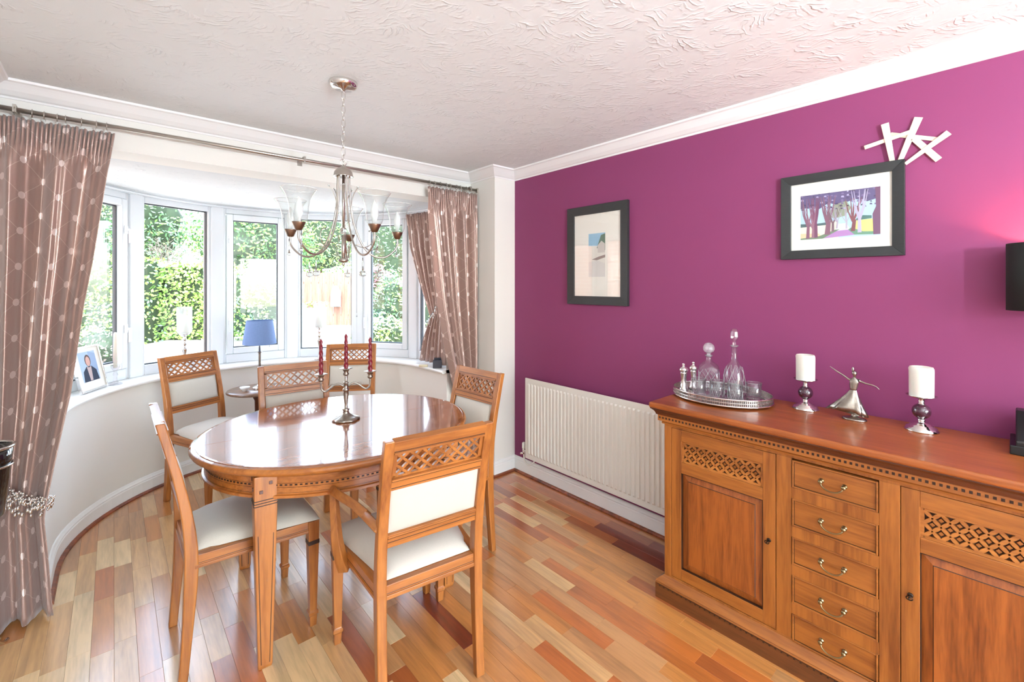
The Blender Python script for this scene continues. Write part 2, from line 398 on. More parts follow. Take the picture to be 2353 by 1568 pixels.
staves.sort(key=vis); cache = {}; rest = MB()
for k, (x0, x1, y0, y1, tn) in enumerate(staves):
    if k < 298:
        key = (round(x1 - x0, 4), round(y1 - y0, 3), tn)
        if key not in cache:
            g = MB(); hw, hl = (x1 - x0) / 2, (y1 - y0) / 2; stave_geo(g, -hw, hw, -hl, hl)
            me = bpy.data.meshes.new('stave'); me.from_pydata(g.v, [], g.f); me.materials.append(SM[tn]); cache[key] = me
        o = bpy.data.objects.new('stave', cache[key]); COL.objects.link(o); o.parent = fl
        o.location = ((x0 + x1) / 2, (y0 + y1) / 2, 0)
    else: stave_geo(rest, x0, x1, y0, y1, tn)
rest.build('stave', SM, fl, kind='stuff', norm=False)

# ceiling and walls
m = MB(); m.box(XL - .2, XR + .2, YB - .2, YW + .22, ZC, ZC + .18); m.build('ceiling', M['ceiling'], kind='structure', label='white swirl textured plaster ceiling')
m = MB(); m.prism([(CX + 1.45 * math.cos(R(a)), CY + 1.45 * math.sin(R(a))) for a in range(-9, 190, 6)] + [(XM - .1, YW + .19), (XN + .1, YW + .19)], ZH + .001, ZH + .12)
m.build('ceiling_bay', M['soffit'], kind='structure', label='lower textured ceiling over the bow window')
m = MB(); m.box(XR, XR + .2, YB - .2, YW + .3, 0, ZC); m.build('wall_right', M['purple'], kind='structure', label='plum purple feature wall')
m = MB()
m.box(XN, XR, YN, YW + .3, 0, ZC)                                   # right pier
m.box(XL - .2, XM, YN, YW + .3, 0, ZC)                              # left pier
m.box(XM, XN, YW, YW + .2, ZH, ZC)                                  # lintel over the bay
m.prism([(1.955, YW), (XN, YW), (XN, YW + .3), (2.28, YW + .3), (2.17, 3.08), (2.13, 3.09)], ZS - .02, ZH)
m.prism([(XM, YW), (-.235, YW), (-.41, 3.24), (-.43, 3.28), (XM - .15, 3.28), (XM - .15, YW)], ZS - .02, ZH)
m.prism([(CX + RB, YW), (XN, YW), (XN, YW + .2), (2.1, YW + .2)], 0, ZS - .02)
m.prism([(XM, YW), (CX - RB, YW), (-.38, YW + .2), (XM, YW + .2)], 0, ZS - .02)
m.build('wall_far', M['white_wall'], kind='structure', label='warm white wall around the bow window opening')
ring_o = [(CX + RB + .24, YW)] + arc(RB + .24, 0, 180, 44) + [(CX - RB - .24, YW)]
m = MB(); n = len(bay_arc); vs = [(x, y, 0) for x, y in bay_arc] + [(x, y, 0) for x, y in ring_o] + [(x, y, ZS - .02) for x, y in bay_arc] + [(x, y, ZS - .02) for x, y in ring_o]
fs = []
for i in range(n - 1):
    fs += [(i, i + 1, 2 * n + i + 1, 2 * n + i), (n + i, n + i + 1, 3 * n + i + 1, 3 * n + i), (2 * n + i, 2 * n + i + 1, 3 * n + i + 1, 3 * n + i)]
m.add(vs, fs, 0, True); ob = m.build('wall_bay', M['white_wall'], kind='structure', label='curved warm white wall below the bow window')
md = ob.modifiers.new('split', 'EDGE_SPLIT'); md.split_angle = R(40)
m = MB(); m.box(XL - .2, XL, YB - .2, YN, 0, ZC); m.build('wall_left', M['white_wall'], kind='structure', label='white wall beside the camera')
# back wall with an added glazed opening that lets in fill skylight
m = MB(); m.box(XL, .1, YB - .2, YB, 0, ZC); m.box(2.1, XR, YB - .2, YB, 0, ZC); m.box(.1, 2.1, YB - .2, YB, 2.15, ZC)
m.build('wall_back', M['white_wall'], kind='structure', label='white wall behind the camera')
d = empty('fill_door_1', kind='structure', label='glazed doors added behind the camera to let in fill light')
m = MB()
for x in (.1, 1.06, 2.02): m.box(x, x + .08, YB - .14, YB - .07, 0, 2.15)
m.box(.18, 2.02, YB - .14, YB - .07, 0, .1); m.box(.18, 2.02, YB - .14, YB - .07, 2.07, 2.15); m.build('frame', M['upvc'], d, .004)
m = MB(); m.box(.18, 1.06, YB - .11, YB - .1, .1, 2.07); m.box(1.14, 2.02, YB - .11, YB - .1, .1, 2.07); m.build('pane', M['pane'], d)

g = empty('fill_uplighter', (.55, -1.35, 0), label='added uplighter for fill light, unseen behind the camera', cat='lamp')  # added unseen uplighter, brightens the ceiling and room as fill
m = MB(); m.lathe([(.14, 0), (.14, .012), (.02, .025), (.01, .05), (.01, 1.53)], seg=32); m.build('stand', M['chrome'], g)
m = MB(); m.lathe([(.012, 1.52), (.06, 1.535), (.13, 1.58), (.17, 1.65), (.165, 1.65), (.125, 1.588), (.06, 1.545), (.001, 1.535)], seg=40); m.build('lamp_bowl', M['gloss_white'], g)
m = MB(); m.sphere((0, 0, 1.58), .03, 16, 10); m.build('bulb', mat('fill bulb glow', (1, 1, 1, 1), .4, emit=20, ecol=(.9, .95, 1, 1)), g)
l_ = bpy.data.lights.new('fill_uplighter_light', 'POINT'); l_.energy = 210; l_.color = (.76, .91, 1); l_.shadow_soft_size = .03
o = bpy.data.objects.new('fill_uplighter_light', l_); COL.objects.link(o); o.parent = g; o.location = (0, 0, 1.655)
# cornice, baseboards
hf = 2.298
prof = [(0, hf), (.006, hf), (.010, hf + .008), (.022, hf + .012), (.045, hf + .027), (.066, hf + .045), (.078, hf + .054), (.09, hf + .058), (.092, ZC), (0, ZC)]
room = [(XR, YB), (XR, YN), (XN, YN), (XN, YW), (XM, YW), (XM, YN), (XL, YN), (XL, YB)]
sweep(room, prof, True).build('trim_1', M['cornice'], kind='structure', label='white plaster coving around the ceiling')
bp = [(0, 0), (.018, 0), (.018, .082), (.015, .088), (.016, .095), (.010, .103), (.006, .112), (0, .115)]
sweep([(XR, YB), (XR, YN)], bp).build('baseboard_right', M['gloss_white'], kind='structure')
sweep([(XR - .0, YN), (XN, YN), (XN, YW)] + bay_arc + [(XM, YW)], bp).build('baseboard_far', M['gloss_white'], kind='structure')
sweep([(XM, YW), (XM, YN), (XL, YN), (XL, YB)], bp).build('baseboard_left', M['gloss_white'], kind='structure')
qb = [(.018, 0), (.036, 0), (.035, .008), (.030, .014), (.018, .017)]
sweep(inner, qb).build('trim_2', M['beading'], kind='structure', label='red brown wooden beading where the floor meets the baseboard')

# window sill
m = MB(); A = arc(1.055, -a0 - 1, 180 + a0 + 1, 60); B = arc(1.34, -a0 - 1, 180 + a0 + 1, 60); n = 61
cs = [(1.34, ZS), (1.066, ZS), (1.058, ZS - .004), (1.055, ZS - .013), (1.058, ZS - .022), (1.066, ZS - .026), (1.34, ZS - .026)]
vs = []
for i in range(n):
    a = R(180 * min(max((i - 1) / 58, 0), 1)); dy = YW - CY if i in (0, 60) else 0
    for (r, z) in cs: vs.append((CX + r * math.cos(a), CY + r * math.sin(a) + dy, z))
k = len(cs); fs = []
for i in range(n - 1):
    for q in range(k): fs.append((i * k + q, (i + 1) * k + q, (i + 1) * k + (q + 1) % k, i * k + (q + 1) % k))
fs += [tuple(range(k)), tuple((n - 1) * k + q for q in range(k - 1, -1, -1))]
m.add(vs, fs); m.build('trim_3', M['gloss_white'], kind='structure', label='curved white window sill')

# windows of the bow
VA = [180 - 26.857 * i for i in range(8)]; RW = 1.30
VP_ = [Vector((CX + RW * math.cos(R(a)), CY + RW * math.sin(R(a)), 0)) for a in VA]
for i in range(7):
    a, b = VP_[i], VP_[i + 1]; L = (b - a).length; t = (b - a).normalized(); mid = (a + b) / 2
    ang = math.atan2(t.y, t.x)
    w = empty('window_%d' % (i + 1), (mid.x, mid.y, 0), ang, kind='structure')   # local x along the facet, +y outwards
    sash = i % 2 == 1
    h = L / 2; f = .075; z0, z1 = ZS, ZH + .002
    m = MB(); yi, yo = -.035, .035
    m.box(-h, -h + f, yi, yo, z0, z1); m.box(h - f, h, yi, yo, z0, z1); m.box(-h + f, h - f, yi, yo, z0, z0 + .075); m.box(-h + f, h - f, yi, yo, z1 - .062, z1)
    m.build('frame', M['upvc'], w, .005)
    g0, g1, zb, zt = -h + f, h - f, z0 + .075, z1 - .062
    if sash:
        m = MB(); s = .052; e = .003
        m.box(g0 + e, g0 + s, -.05, .02, zb + e, zt - e); m.box(g1 - s, g1 - e, -.05, .02, zb + e, zt - e)
        m.box(g0 + s, g1 - s, -.05, .02, zb + e, zb + s); m.box(g0 + s, g1 - s, -.05, .02, zt - s, zt - e); m.build('sash', M['upvc'], w, .007)
        hx = (g1 - .026) if i == 1 else (g0 + .026)
        for hz in (1.86, 1.16):
            m = MB(); m.box(hx - .011, hx + .011, -.062, -.0505, hz - .03, hz + .03); m.box(hx - .008, hx + .008, -.085, -.062, hz - .008, hz + .008)
            m.box(hx - .008, hx + .008, -.092, -.078, hz - .095, hz + .008); m.build('handle', M['upvc'], w, .003)
        g0 += s; g1 -= s; zb += s; zt -= s
    m = MB(); bd = .008
    m.box(g0, g0 + bd, -.012, .012, zb, zt); m.box(g1 - bd, g1, -.012, .012, zb, zt); m.box(g0 + bd, g1 - bd, -.012, .012, zb, zb + bd); m.box(g0 + bd, g1 - bd, -.012, .012, zt - bd, zt)
    m.build('gasket', mat('window gasket', srgb(70, 74, 78), .6) if i == 0 else bpy.data.materials['window gasket'], w)
    m = MB(); m.box(g0 + .002, g1 - .002, -.004, .004, zb + .002, zt - .002); m.build('pane', M['pane'], w)
    m = MB(); m.box(-h + .02, h - .02, -.06, -.036, z1 - .02, z1)
    m.build('head_rail', M['upvc'], w, .002)
for i, v in enumerate(VP_[1:-1]):
    a = R(VA[i + 1]); Mx = Matrix.Translation((v.x, v.y, 0)) @ Matrix.Rotation(a, 4, 'Z')
    m = MB(); m.prism([(-.062, -.045), (-.062, .045), (.04, .062), (.04, -.062)], ZS, ZH, 0, Mx); m.build('trim_%d' % (i + 4), M['upvc'], kind='structure', bevel=.004)

# ------------------------------------------------------------ carved lattice
def lattice(mb, W_, H_, place, th=.012, nj=4, mi=0, sq=None, ws=.36):
    q = H_ / nj; ni = max(2, round(W_ / q)); ni += ni % 2; qx = W_ / ni
    for i in range(ni):
        for j in range(nj + 1):
            if (i + j) % 2: continue
            for dj in (1, -1):
                if not 0 <= j + dj <= nj: continue
                x0, z0 = i * qx, j * q; x1, z1 = (i + 1) * qx, (j + dj) * q
                d = Vector((x1 - x0, z1 - z0)); L = d.length; d.normalize(); nn = Vector((-d.y, d.x)); pts = []
                for (s, wv) in ((-.10, .10), (.2, ws * .82), (.5, ws), (.8, ws * .82), (1.10, .10)): pts.append((Vector((x0, z0)) + d * L * s + nn * wv * q * .62))
                for (s, wv) in ((1.10, .10), (.8, ws * .82), (.5, ws), (.2, ws * .82), (-.10, .10)): pts.append((Vector((x0, z0)) + d * L * s - nn * wv * q * .62))
                pts = [Vector((min(max(p_.x, 0), W_), min(max(p_.y, 0), H_))) for p_ in pts]
                k = len(pts); off = (0.0004 if dj > 0 else 0)
                vs = [place(p_.x - W_ / 2, th / 2 - off, p_.y) for p_ in pts] + [place(p_.x - W_ / 2, -th / 2 + off, p_.y) for p_ in pts]
                mb.add(vs, [tuple(range(k)), tuple(range(2 * k - 1, k - 1, -1))] + [(a, (a + 1) % k, k + (a + 1) % k, k + a) for a in range(k)], mi)
    if sq:
        for i in range(1, ni):
            for j in range(1, nj):
                if (i + j) % 2 == 0: continue
                cx, cz = i * qx - W_ / 2, j * q; a = q * .33
                pts = [(cx - a, cz), (cx, cz - a), (cx + a, cz), (cx, cz + a)]
                vs = [place(x, th / 2 - .002, z) for x, z in pts] + [place(x, -th / 2, z) for x, z in pts]
                sq.add(vs, [(0, 1, 2, 3), (0, 1, 5, 4), (1, 2, 6, 5), (2, 3, 7, 6), (3, 0, 4, 7)], 0)
    return mb

def pillow(mb, f, nu=14, nv=10, mi=0, base=0.0):
    """f(u,v,h) -> point, u,v in -1..1; h 0..1 puff; top and underside"""
    vs = []
    for s in (1, -1):
        for j in range(nv + 1):
            for i in range(nu + 1):
                u = math.sin((i / nu - .5) * PI); v = math.sin((j / nv - .5) * PI)
                h = ((1 - abs(u) ** 6) * (1 - abs(v) ** 6)) ** .5
                vs.append(f(u, v, s * h))
    fs = []; n = (nu + 1) * (nv + 1)
    for s in (0, 1):
        for j in range(nv):
            for i in range(nu):
                a = s * n + j * (nu + 1) + i; fs.append((a, a + 1, a + nu + 2, a + nu + 1))
    return mb.add(vs, fs, mi, True)

# ------------------------------------------------------------ chairs (local: origin on the floor, +y is forward)
YBK = [(0, -.238), (.2, -.222), (.42, -.210), (.55, -.216), (.7, -.240), (.85, -.275), (.97, -.305)]
def yb(z): return interp(YBK, z)
def make_chair(name, arms):
    root = empty(name); hb = .184; hf_ = .228 if arms else .212; yf = .215
    C = M
    for s in (-1, 1):
        m = MB(); secs = []
        for k in range(15):
            z = .97 * k / 14; y = interp(YBK, z)
            # light smoothing of the sabre curve
            y = (interp(YBK, z - .05) + y + interp(YBK, z + .05)) / 3 if 0 < k < 14 else y
            d_ = .030 + .014 * math.exp(-((z - .42) / .22) ** 2); secs.append(((s * hb, y, z), .034, d_))
        m.loft(secs); m.build('leg', C['chair_z'], root, .004)
    for s in (-1, 1):
        m = MB(); x = s * hf_
        m.loft([((x * 1.0, yf, 0), .026, .026), ((x, yf, .045), .030, .030), ((x, yf, .052), .039, .039), ((x, yf, .062), .039, .039), ((x, yf, .068), .029, .029), ((x, yf, .36), .042, .042), ((x, yf, .455), .044, .044)])
        lg = m.build('leg', C['chair_z'], root, .002)
        m = MB(); m.box(x - .0222, x + .0222, yf - .0222, yf + .0222, .355, .372); m.build('inlay_band', C['inlay'], lg)
    # seat rails
    m = MB(); zr0, zr1 = .408, .455
    m.box(-hf_ + .02, hf_ - .02, yf - .014, yf + .014, zr0, zr1); m.box(-hf_ + .02, hf_ - .02, yf - .018, yf + .018, zr0, zr0 + .012); m.build('seat_rail', C['chair_x'], root, .003)
    m = MB(); m.box(-hb + .015, hb - .015, yb(.43) - .015, yb(.43) + .013, zr0, zr1); m.box(-hb + .015, hb - .015, yb(.43) - .019, yb(.43), zr0, zr0 + .014); m.box(-hb + .015, hb - .015, yb(.43) - .0155, yb(.43), zr0 + .018, zr0 + .0205, 1)
    m.build('seat_rail', [C['chair_x'], C['inlay']], root, .002)
    for s in (-1, 1):
        m = MB(); a = Vector((s * hb, yb(.43) + .01, 0)); b = Vector((s * hf_, yf - .01, 0))
        m.bar((a.x, a.y, .4315), (b.x, b.y, .4315), .028, .047); m.bar((a.x, a.y, .414), (b.x, b.y, .414), .036, .012); m.bar((a.x, a.y, .4255), (b.x, b.y, .4255), .0292, .0025, 1); m.build('seat_rail', [C['chair_y'], C['inlay']], root, .003)
    # seat cushion
    m = MB(); y0, y1 = yb(.47) + .012, yf + .024
    def fs_(u, v, h):
        y = y0 + (y1 - y0) * (v + 1) / 2; hw = (hb - .020) * (1 - (v + 1) / 2) + (hf_ + .024) * (v + 1) / 2
        if v < -.72: hw = min(hw, hb - .019)
        z = .457 + (.047 if h > 0 else 0) * abs(h) * (1 + .12 * (1 - u * u) * (1 - v * v)); return (u * hw, y, z)
    pillow(m, fs_, 20, 18); m.build('seat', C['fabric'], root)
    # back rails
    def rail(z0, z1, nm, th=.026, grooves=()):
        m = MB(); zc = (z0 + z1) / 2; y = yb(zc); sl = math.atan2(yb(z1) - yb(z0), z1 - z0)
        Mx = Matrix.Translation((0, y, zc)) @ Matrix.Rotation(-sl, 4, 'X'); hh = (z1 - z0) / 2
        m.box(-hb + .015, hb - .015, -th / 2, th / 2, -hh, hh, 0, Mx)
        for g in grooves:
            for sd in (-1, 1): m.box(-hb + .017, hb - .017, sd * th / 2 - .0006, sd * th / 2 + .0006, g - zc - .0013, g - zc + .0013, 1, Mx)
        for g in grooves[:1]:
            m.box(-hb + .017, hb - .017, -th / 2 - .004, th / 2 + .004, g - zc + (.003 if g > zc else -.009), g - zc + (.009 if g > zc else -.003), 0, Mx)
        m.build(nm, [C['chair_x'], C['inlay']], root, .003)
    rail(.928, .97, 'top_rail', .028, (.935,)); rail(.796, .836, 'middle_rail', .026, (.828, .805)); rail(.588, .634, 'lower_rail', .028, (.622, .608))
    # lattice panel
    m = MB(); z0, z1 = .836, .928; y0, y1 = yb(z0), yb(z1); W_ = 2 * hb - .034
    pl = lambda x, y, z: (x, y0 + (y1 - y0) * (z / (z1 - z0)) + y, z0 + z)
    def plf(x, y, z): return pl(x, y, z * (z1 - z0 - .012) / (z1 - z0) + .006)
    lattice(m, W_ - .024, z1 - z0, plf, .011)
    for sx in (-1, 1): m.add([pl(sx * (W_ / 2 - a), b, z) for z in (0, z1 - z0) for (a, b) in ((0, -.007), (.013, -.007), (.013, .007), (0, .007))], [(0, 1, 5, 4), (1, 2, 6, 5), (2, 3, 7, 6), (3, 0, 4, 7)])
    for (za, zb_) in ((0, .008), (z1 - z0 - .008, z1 - z0)): m.add([pl(sx * W_ / 2, b, z) for sx in (-1, 1) for (z, b) in ((za, -.007), (zb_, -.007), (zb_, .007), (za, .007))], [(0, 1, 5, 4), (1, 2, 6, 5), (2, 3, 7, 6), (3, 0, 4, 7)])
    m.build('lattice', C['chair_z'], root)
    # upholstered back
    m = MB(); z0, z1 = .632, .798; y0, y1 = yb(z0), yb(z1); hw = hb - .017
    def fb(u, v, h):
        z = z0 + (z1 - z0) * (v + 1) / 2; y = y0 + (y1 - y0) * (v + 1) / 2
        return (u * hw, y + (.012 + .014 * 0 if h > 0 else 0) * 0 + (.024 if h > 0 else .012) * h * (1 - .25 * (u * u + v * v)), z)
    pillow(m, fb, 16, 12); m.build('back_pad', C['fabric'], root)
    if arms:
        for s in (-1, 1):
            m = MB(); xa = s * (hf_ + .012)
            m.tube([(s * (hb + .008), yb(.655), .655), (s * (hb + .026), -.12, .663)], [.020, .019], 4, up=(0, 0, 1))
            m.tube(smooth_path([(s * (hb + .022), -.13, .662), (s * (hb + .042), -.05, .672), (xa + s * .02, .06, .676), (xa + s * .022, .12, .668), (xa + s * .022, .15, .652)], 4), .0215, 4, up=(0, 0, 1), smooth=False)
            ar = m.build('arm', C['chair_y'], root, .004)
            m = MB(); m.tube(smooth_path([(xa + s * .020, .128, .655), (xa + s * .022, .10, .60), (xa + s * .02, .07, .50), (xa + s * .008, .06, .43), (xa - s * .008, .065, .385)], 3), [.017 + .011 * (k / 12) for k in range(13)][::1], 4, up=(0, 1, 0), smooth=False)
            m.build('arm_post', C['chair_z'], root, .003)
            m = MB(); m.box(xa + s * .013 - .026, xa + s * .013 + .026, .060 - .024, .060 + .024, .455, .470); 
    return root
sc = make_chair('dining_chair', False)
G = 'upholstered dining chairs with carved lattice backs'
chairs = [((.430, 2.240, 0), R(-90), 'oak side chair at the left end of the oval table, seen in profile'),
          ((1.322, 2.104, 0), R(93.5), 'oak side chair tucked against the right side of the table by the white pier'),
          ((.835, 2.752, 0), R(180 - 4), 'oak side chair behind the far edge of the table, in front of the blue lamp'),
          ((.545, 3.712, 0), R(-153), 'oak chair standing apart in the bay at the left of the small round table'),
          ((1.352, 3.495, 0), R(148), 'oak chair standing apart against the right of the bay below the sill')]
for i, (l_, rz, lb) in enumerate(chairs):
    o = sc if i == 0 else copy_tree(sc)
    o.location = l_; o.rotation_euler = (0, 0, rz); tag(o, lb, 'chair', G)
ac = make_chair('carver_chair', True); ac.location = (.884, 1.612, 0); ac.rotation_euler = (0, 0, R(-8))
tag(ac, 'oak armchair with lattice back nearest the camera, its back towards us', 'chair', G)

# ------------------------------------------------------------ dining table
TZ = .78; ta, tb = .635, .578
T = empty('dining_table', (.868, 2.268, 0), R(-5.7), label='oval polished wooden dining table with square tapered legs', cat='table')
def ell_rings(prof, seg=96, a=ta, b=tb):
    m = MB(); vs = []; n = len(prof)
    for (o, z) in prof:
        for k in range(seg):
            t = 2 * PI * k / seg; vs.append(((a - o) * math.cos(t), (b - o) * math.sin(t), z))
    fs = [(i * seg + k, i * seg + (k + 1) % seg, (i + 1) * seg + (k + 1) % seg, (i + 1) * seg + k) for i in range(n - 1) for k in range(seg)]
    fs += [tuple(range(seg - 1, -1, -1)), tuple((n - 1) * seg + k for k in range(seg))]
    return m.add(vs, fs, 0, False)
full = ell_rings([(.05, TZ - .036), (.016, TZ - .034), (.006, TZ - .028), (0, TZ - .018), (.003, TZ - .009), (.010, TZ - .004), (.019, TZ - .002), (.020, TZ - .0045), (.0225, TZ - .0045), (.0235, TZ - .0005), (.032, TZ), (.04, TZ)])
for sd in (1, -1):
    b = bmesh.new(); me = bpy.data.meshes.new('tmp'); me.from_pydata(full.v, [], full.f); b.from_mesh(me)
    bmesh.ops.recalc_face_normals(b, faces=b.faces)
    bmesh.ops.bisect_plane(b, geom=b.verts[:] + b.edges[:] + b.faces[:], plane_co=(0, sd * .0010, 0), plane_no=(0, sd, 0), clear_inner=True)
    bmesh.ops.holes_fill(b, edges=[e for e in b.edges if e.is_boundary], sides=0)
    bmesh.ops.triangulate(b, faces=[f for f in b.faces if len(f.verts) > 4]); bmesh.ops.recalc_face_normals(b, faces=b.faces)
    me2 = bpy.data.meshes.new('table_leaf'); b.to_mesh(me2); b.free(); me2.materials.append(M['table_top']); me2.materials.append(M['table_x'])
    for p in me2.polygons:
        if p.normal.z < .9: p.use_smooth = abs(p.normal.z) < .999; p.material_index = 1 if p.center.z < TZ - .003 else 0
    o = bpy.data.objects.new('table_leaf', me2); COL.objects.link(o); o.parent = T
m = MB(); seg = 96; ap = .055; vs = []
for (o, z) in ((ap, TZ - .036), (ap, .662), (ap - .008, .660), (ap - .008, .650), (ap + .025, .650), (ap + .025, TZ - .036)):
    for k in range(seg):
        t = 2 * PI * k / seg; vs.append(((ta - o) * math.cos(t), (tb - o) * math.sin(t), z))
m.add(vs, [(i * seg + k, i * seg + (k + 1) % seg, ((i + 1) % 6) * seg + (k + 1) % seg, ((i + 1) % 6) * seg + k) for i in range(6) for k in range(seg)], 0, False)
apr = m.build('apron', M['table_x'], T)
m = MB(); n = 190
for k in range(n):
    for (dk, z0, z1) in ((0, .696, .7015),) + (((.5, .6905, .696),) if 0 else ()):
        t0 = 2 * PI * (k + dk) / n; t1 = t0 + 2 * PI / n * .5
        q = [((ta - ap + e) * math.cos(t), (tb - ap + e) * math.sin(t), z) for e in (-.001, .0012) for (t, z) in ((t0, z0), (t1, z0), (t1, z1), (t0, z1))]
        m.add(q, [(0, 1, 2, 3), (4, 5, 6, 7), (0, 1, 5, 4), (1, 2, 6, 5), (2, 3, 7, 6), (3, 0, 4, 7)])
for z in (.6675, .7045, .6885):
    for k in range(seg):
        t0, t1 = 2 * PI * k / seg, 2 * PI * (k + 1) / seg
        m.add([((ta - ap + .0008) * math.cos(t), (tb - ap + .0008) * math.sin(t), zz) for (t, zz) in ((t0, z), (t1, z), (t1, z + .0012), (t0, z + .0012))], [(0, 1, 2, 3)])
m.build('inlay_band', M['inlay'], apr, norm=False, kind='stuff')
for sx in (-1, 1):
    for sy in (-1, 1):
        x, y = sx * .395, sy * .372; m = MB()
        m.loft([((x, y, 0), .044, .044), ((x, y, .012), .050, .050), ((x, y, .60), .078, .078), ((x, y, TZ - .036), .080, .080)])
        lg = m.build('leg', M['chair_z'], T, .003)
        m = MB()
        for z in (.632, .642, .652): m.box(x - .0405, x + .0405, y - .0405, y + .0405, z - .0016, z + .0016)
        for fx in (-1, 1):
            for (ax) in (0, 1):
                for sd in (-1, 1):
                    for k in range(10):
                        za, zb_ = .02 + .05 * k, .07 + .05 * k
                        def wv(z): return (.050 + .028 * (z - .012) / .588) / 2
                        pa = []
                        for z in (za, zb_):
                            w_ = wv(z)
                            for dd in (-.0012, .0012):
                                u = fx * (w_ - .011) + dd; vv = sd * (w_ + .0006)
                                pa.append((x + u, y + vv, z) if ax == 0 else (x + vv, y + u, z))
                        m.add(pa, [(0, 1, 3, 2)])
        m.build('inlay_line', M['inlay'], lg, norm=False, kind='stuff')
        m = MB()
        for (dx, dz) in ((-.016, .685), (.016, .715)):
            m.box(x + dx - .006, x + dx + .006, y - .043, y + .043, dz - .006, dz + .006)
            m.box(x - .043, x + .043, y + dx - .006, y + dx + .006, dz + .008 - .006, dz + .008 + .006)
        m.build('peg', M['oak_dark'], lg, .001)

# ------------------------------------------------------------ candelabra
cpos = P(795, 2.297, TZ)
c_ = empty('candelabra', cpos, math.atan2(RT[1], RT[0]) + R(20), label='silver three-armed candelabra standing on the dining table', cat='candelabra')
lob = lambda a, z: 1 + .12 * abs(math.cos(3 * a)) * (1 if z < .03 else 0)
m = MB(); m.lathe([(.058, 0), (.062, .004), (.060, .010), (.048, .016), (.040, .018), (.026, .026), (.018, .034), (.014, .046), (.017, .05), (.010, .054)], seg=48, mod=lob); m.build('base', M['pewter'], c_)
m = MB(); m.lathe([(.010, .05), (.020, .054), (.009, .058), (.008, .08), (.014, .135), (.012, .145), (.016, .150), (.016, .158), (.010, .164), (.010, .185), (.015, .19), (.009, .196)], seg=20); m.build('stem', M['pewter'], c_)
def cup(m, x, z):
    m.lathe([(.005, -.034), (.012, -.030), (.015, -.022), (.010, -.014), (.014, -.008), (.015, -.002), (.027, .003), (.030, .006), (.012, .005), (.012, -.004)], (x, 0, z), 20, mod=lambda a, zz: 1 + (.12 * math.cos(6 * a) if zz > .002 else 0))
tips = [(0, .258), (-.118, .236), (.118, .236)]
m = MB(); cup(m, 0, .258); m.lathe([(.009, .19), (.006, .2), (.009, .225), (.006, .228)], seg=16); m.build('candle_cup', M['pewter'], c_)
for s in (-1, 1):
    m = MB(); m.tube(smooth_path([(s * .012, 0, .172), (s * .035, 0, .186), (s * .06, 0, .178), (s * .085, 0, .158), (s * .102, 0, .152), (s * .116, 0, .168), (s * .118, 0, .205)], 5), .0048, 8)
    m.tube(smooth_path([(s * .05, 0, .182), (s * .07, 0, .186), (s * .082, 0, .176)], 4), .0028, 6); m.build('arm', M['pewter'], c_)
    m = MB(); cup(m, s * .118, .236); m.build('candle_cup', M['pewter'], c_)
for k, (x, z) in enumerate(tips):
    wp = Matrix.Rotation(c_.rotation_euler.z, 4, 'Z') @ Vector((x, 0, 0)); m = MB(); H = .187; r0 = .0108; seg = 12; rows = 46; vs = []
    for i in range(rows + 1):
        f = i / rows; r = r0 * (1 - .35 * f) * (1 if f < .93 else (1 - f) / .07 * .8 + .2)
        for q in range(seg):
            a = 2 * PI * q / seg; rr = r * (1 + .16 * math.cos(2 * (a - f * 20))); vs.append((rr * math.cos(a), rr * math.sin(a), f * H))
    m.add(vs, [(i * seg + q, i * seg + (q + 1) % seg, (i + 1) * seg + (q + 1) % seg, (i + 1) * seg + q) for i in range(rows) for q in range(seg)] + [tuple(range(seg - 1, -1, -1)), tuple(rows * seg + q for q in range(seg))], 0, True)
    o = m.build('taper_candle', M['wax_red'], None, label=['tallest burgundy twisted candle in the middle of the candelabra', 'burgundy twisted candle in the left arm of the candelabra', 'burgundy twisted candle in the right arm of the candelabra'][k], cat='candle', group='twisted candles in the candelabra')
    o.location = (cpos.x + wp.x, cpos.y + wp.y, TZ + z - .004 + .0)
    m = MB(); m.tube([(0, 0, H - .002), (.001, 0, H + .008)], .001, 5); m.build('wick', M['wick'], o)

# ------------------------------------------------------------ sideboard (front faces -x)
SB = empty('sideboard', (0, 0, 0), label='long oak sideboard with lattice doors and five drawers against the plum wall', cat='sideboard')
XF, Y1, Y0 = 1.945, 1.107, -.22; XBk = 2.385
SB.location = (2.16, .44, 0)
def sb(m, name, mats, parent=None, **kw):   # shift world coords into sideboard-local coords
    par = parent or SB
    m.v = [(x - 2.16, y - .44, z) for x, y, z in m.v]
    return m.build(name, mats, par, **kw)
m = MB(); m.box(XF + .030, XBk, Y0, Y1, .03, .83); m.box(XF, XF + .03, Y0, Y1, .104, .113); m.box(XF, XF + .03, Y0, Y1, .806, .83)
for (a, b) in ((Y1, 1.0735), (.630, .5765), (.3135, .2585), (-.1845, Y0)): m.box(XF, XF + .03, b, a, .113, .806)
for z in (.694, .547, .400, .253): m.box(XF, XF + .03, .3135, .5765, z - .043, z)
sb(m, 'carcass', [M['oak_z']], bevel=.0015)
pr = [(0, 0), (.030, 0), (.030, .068), (0, .068)]
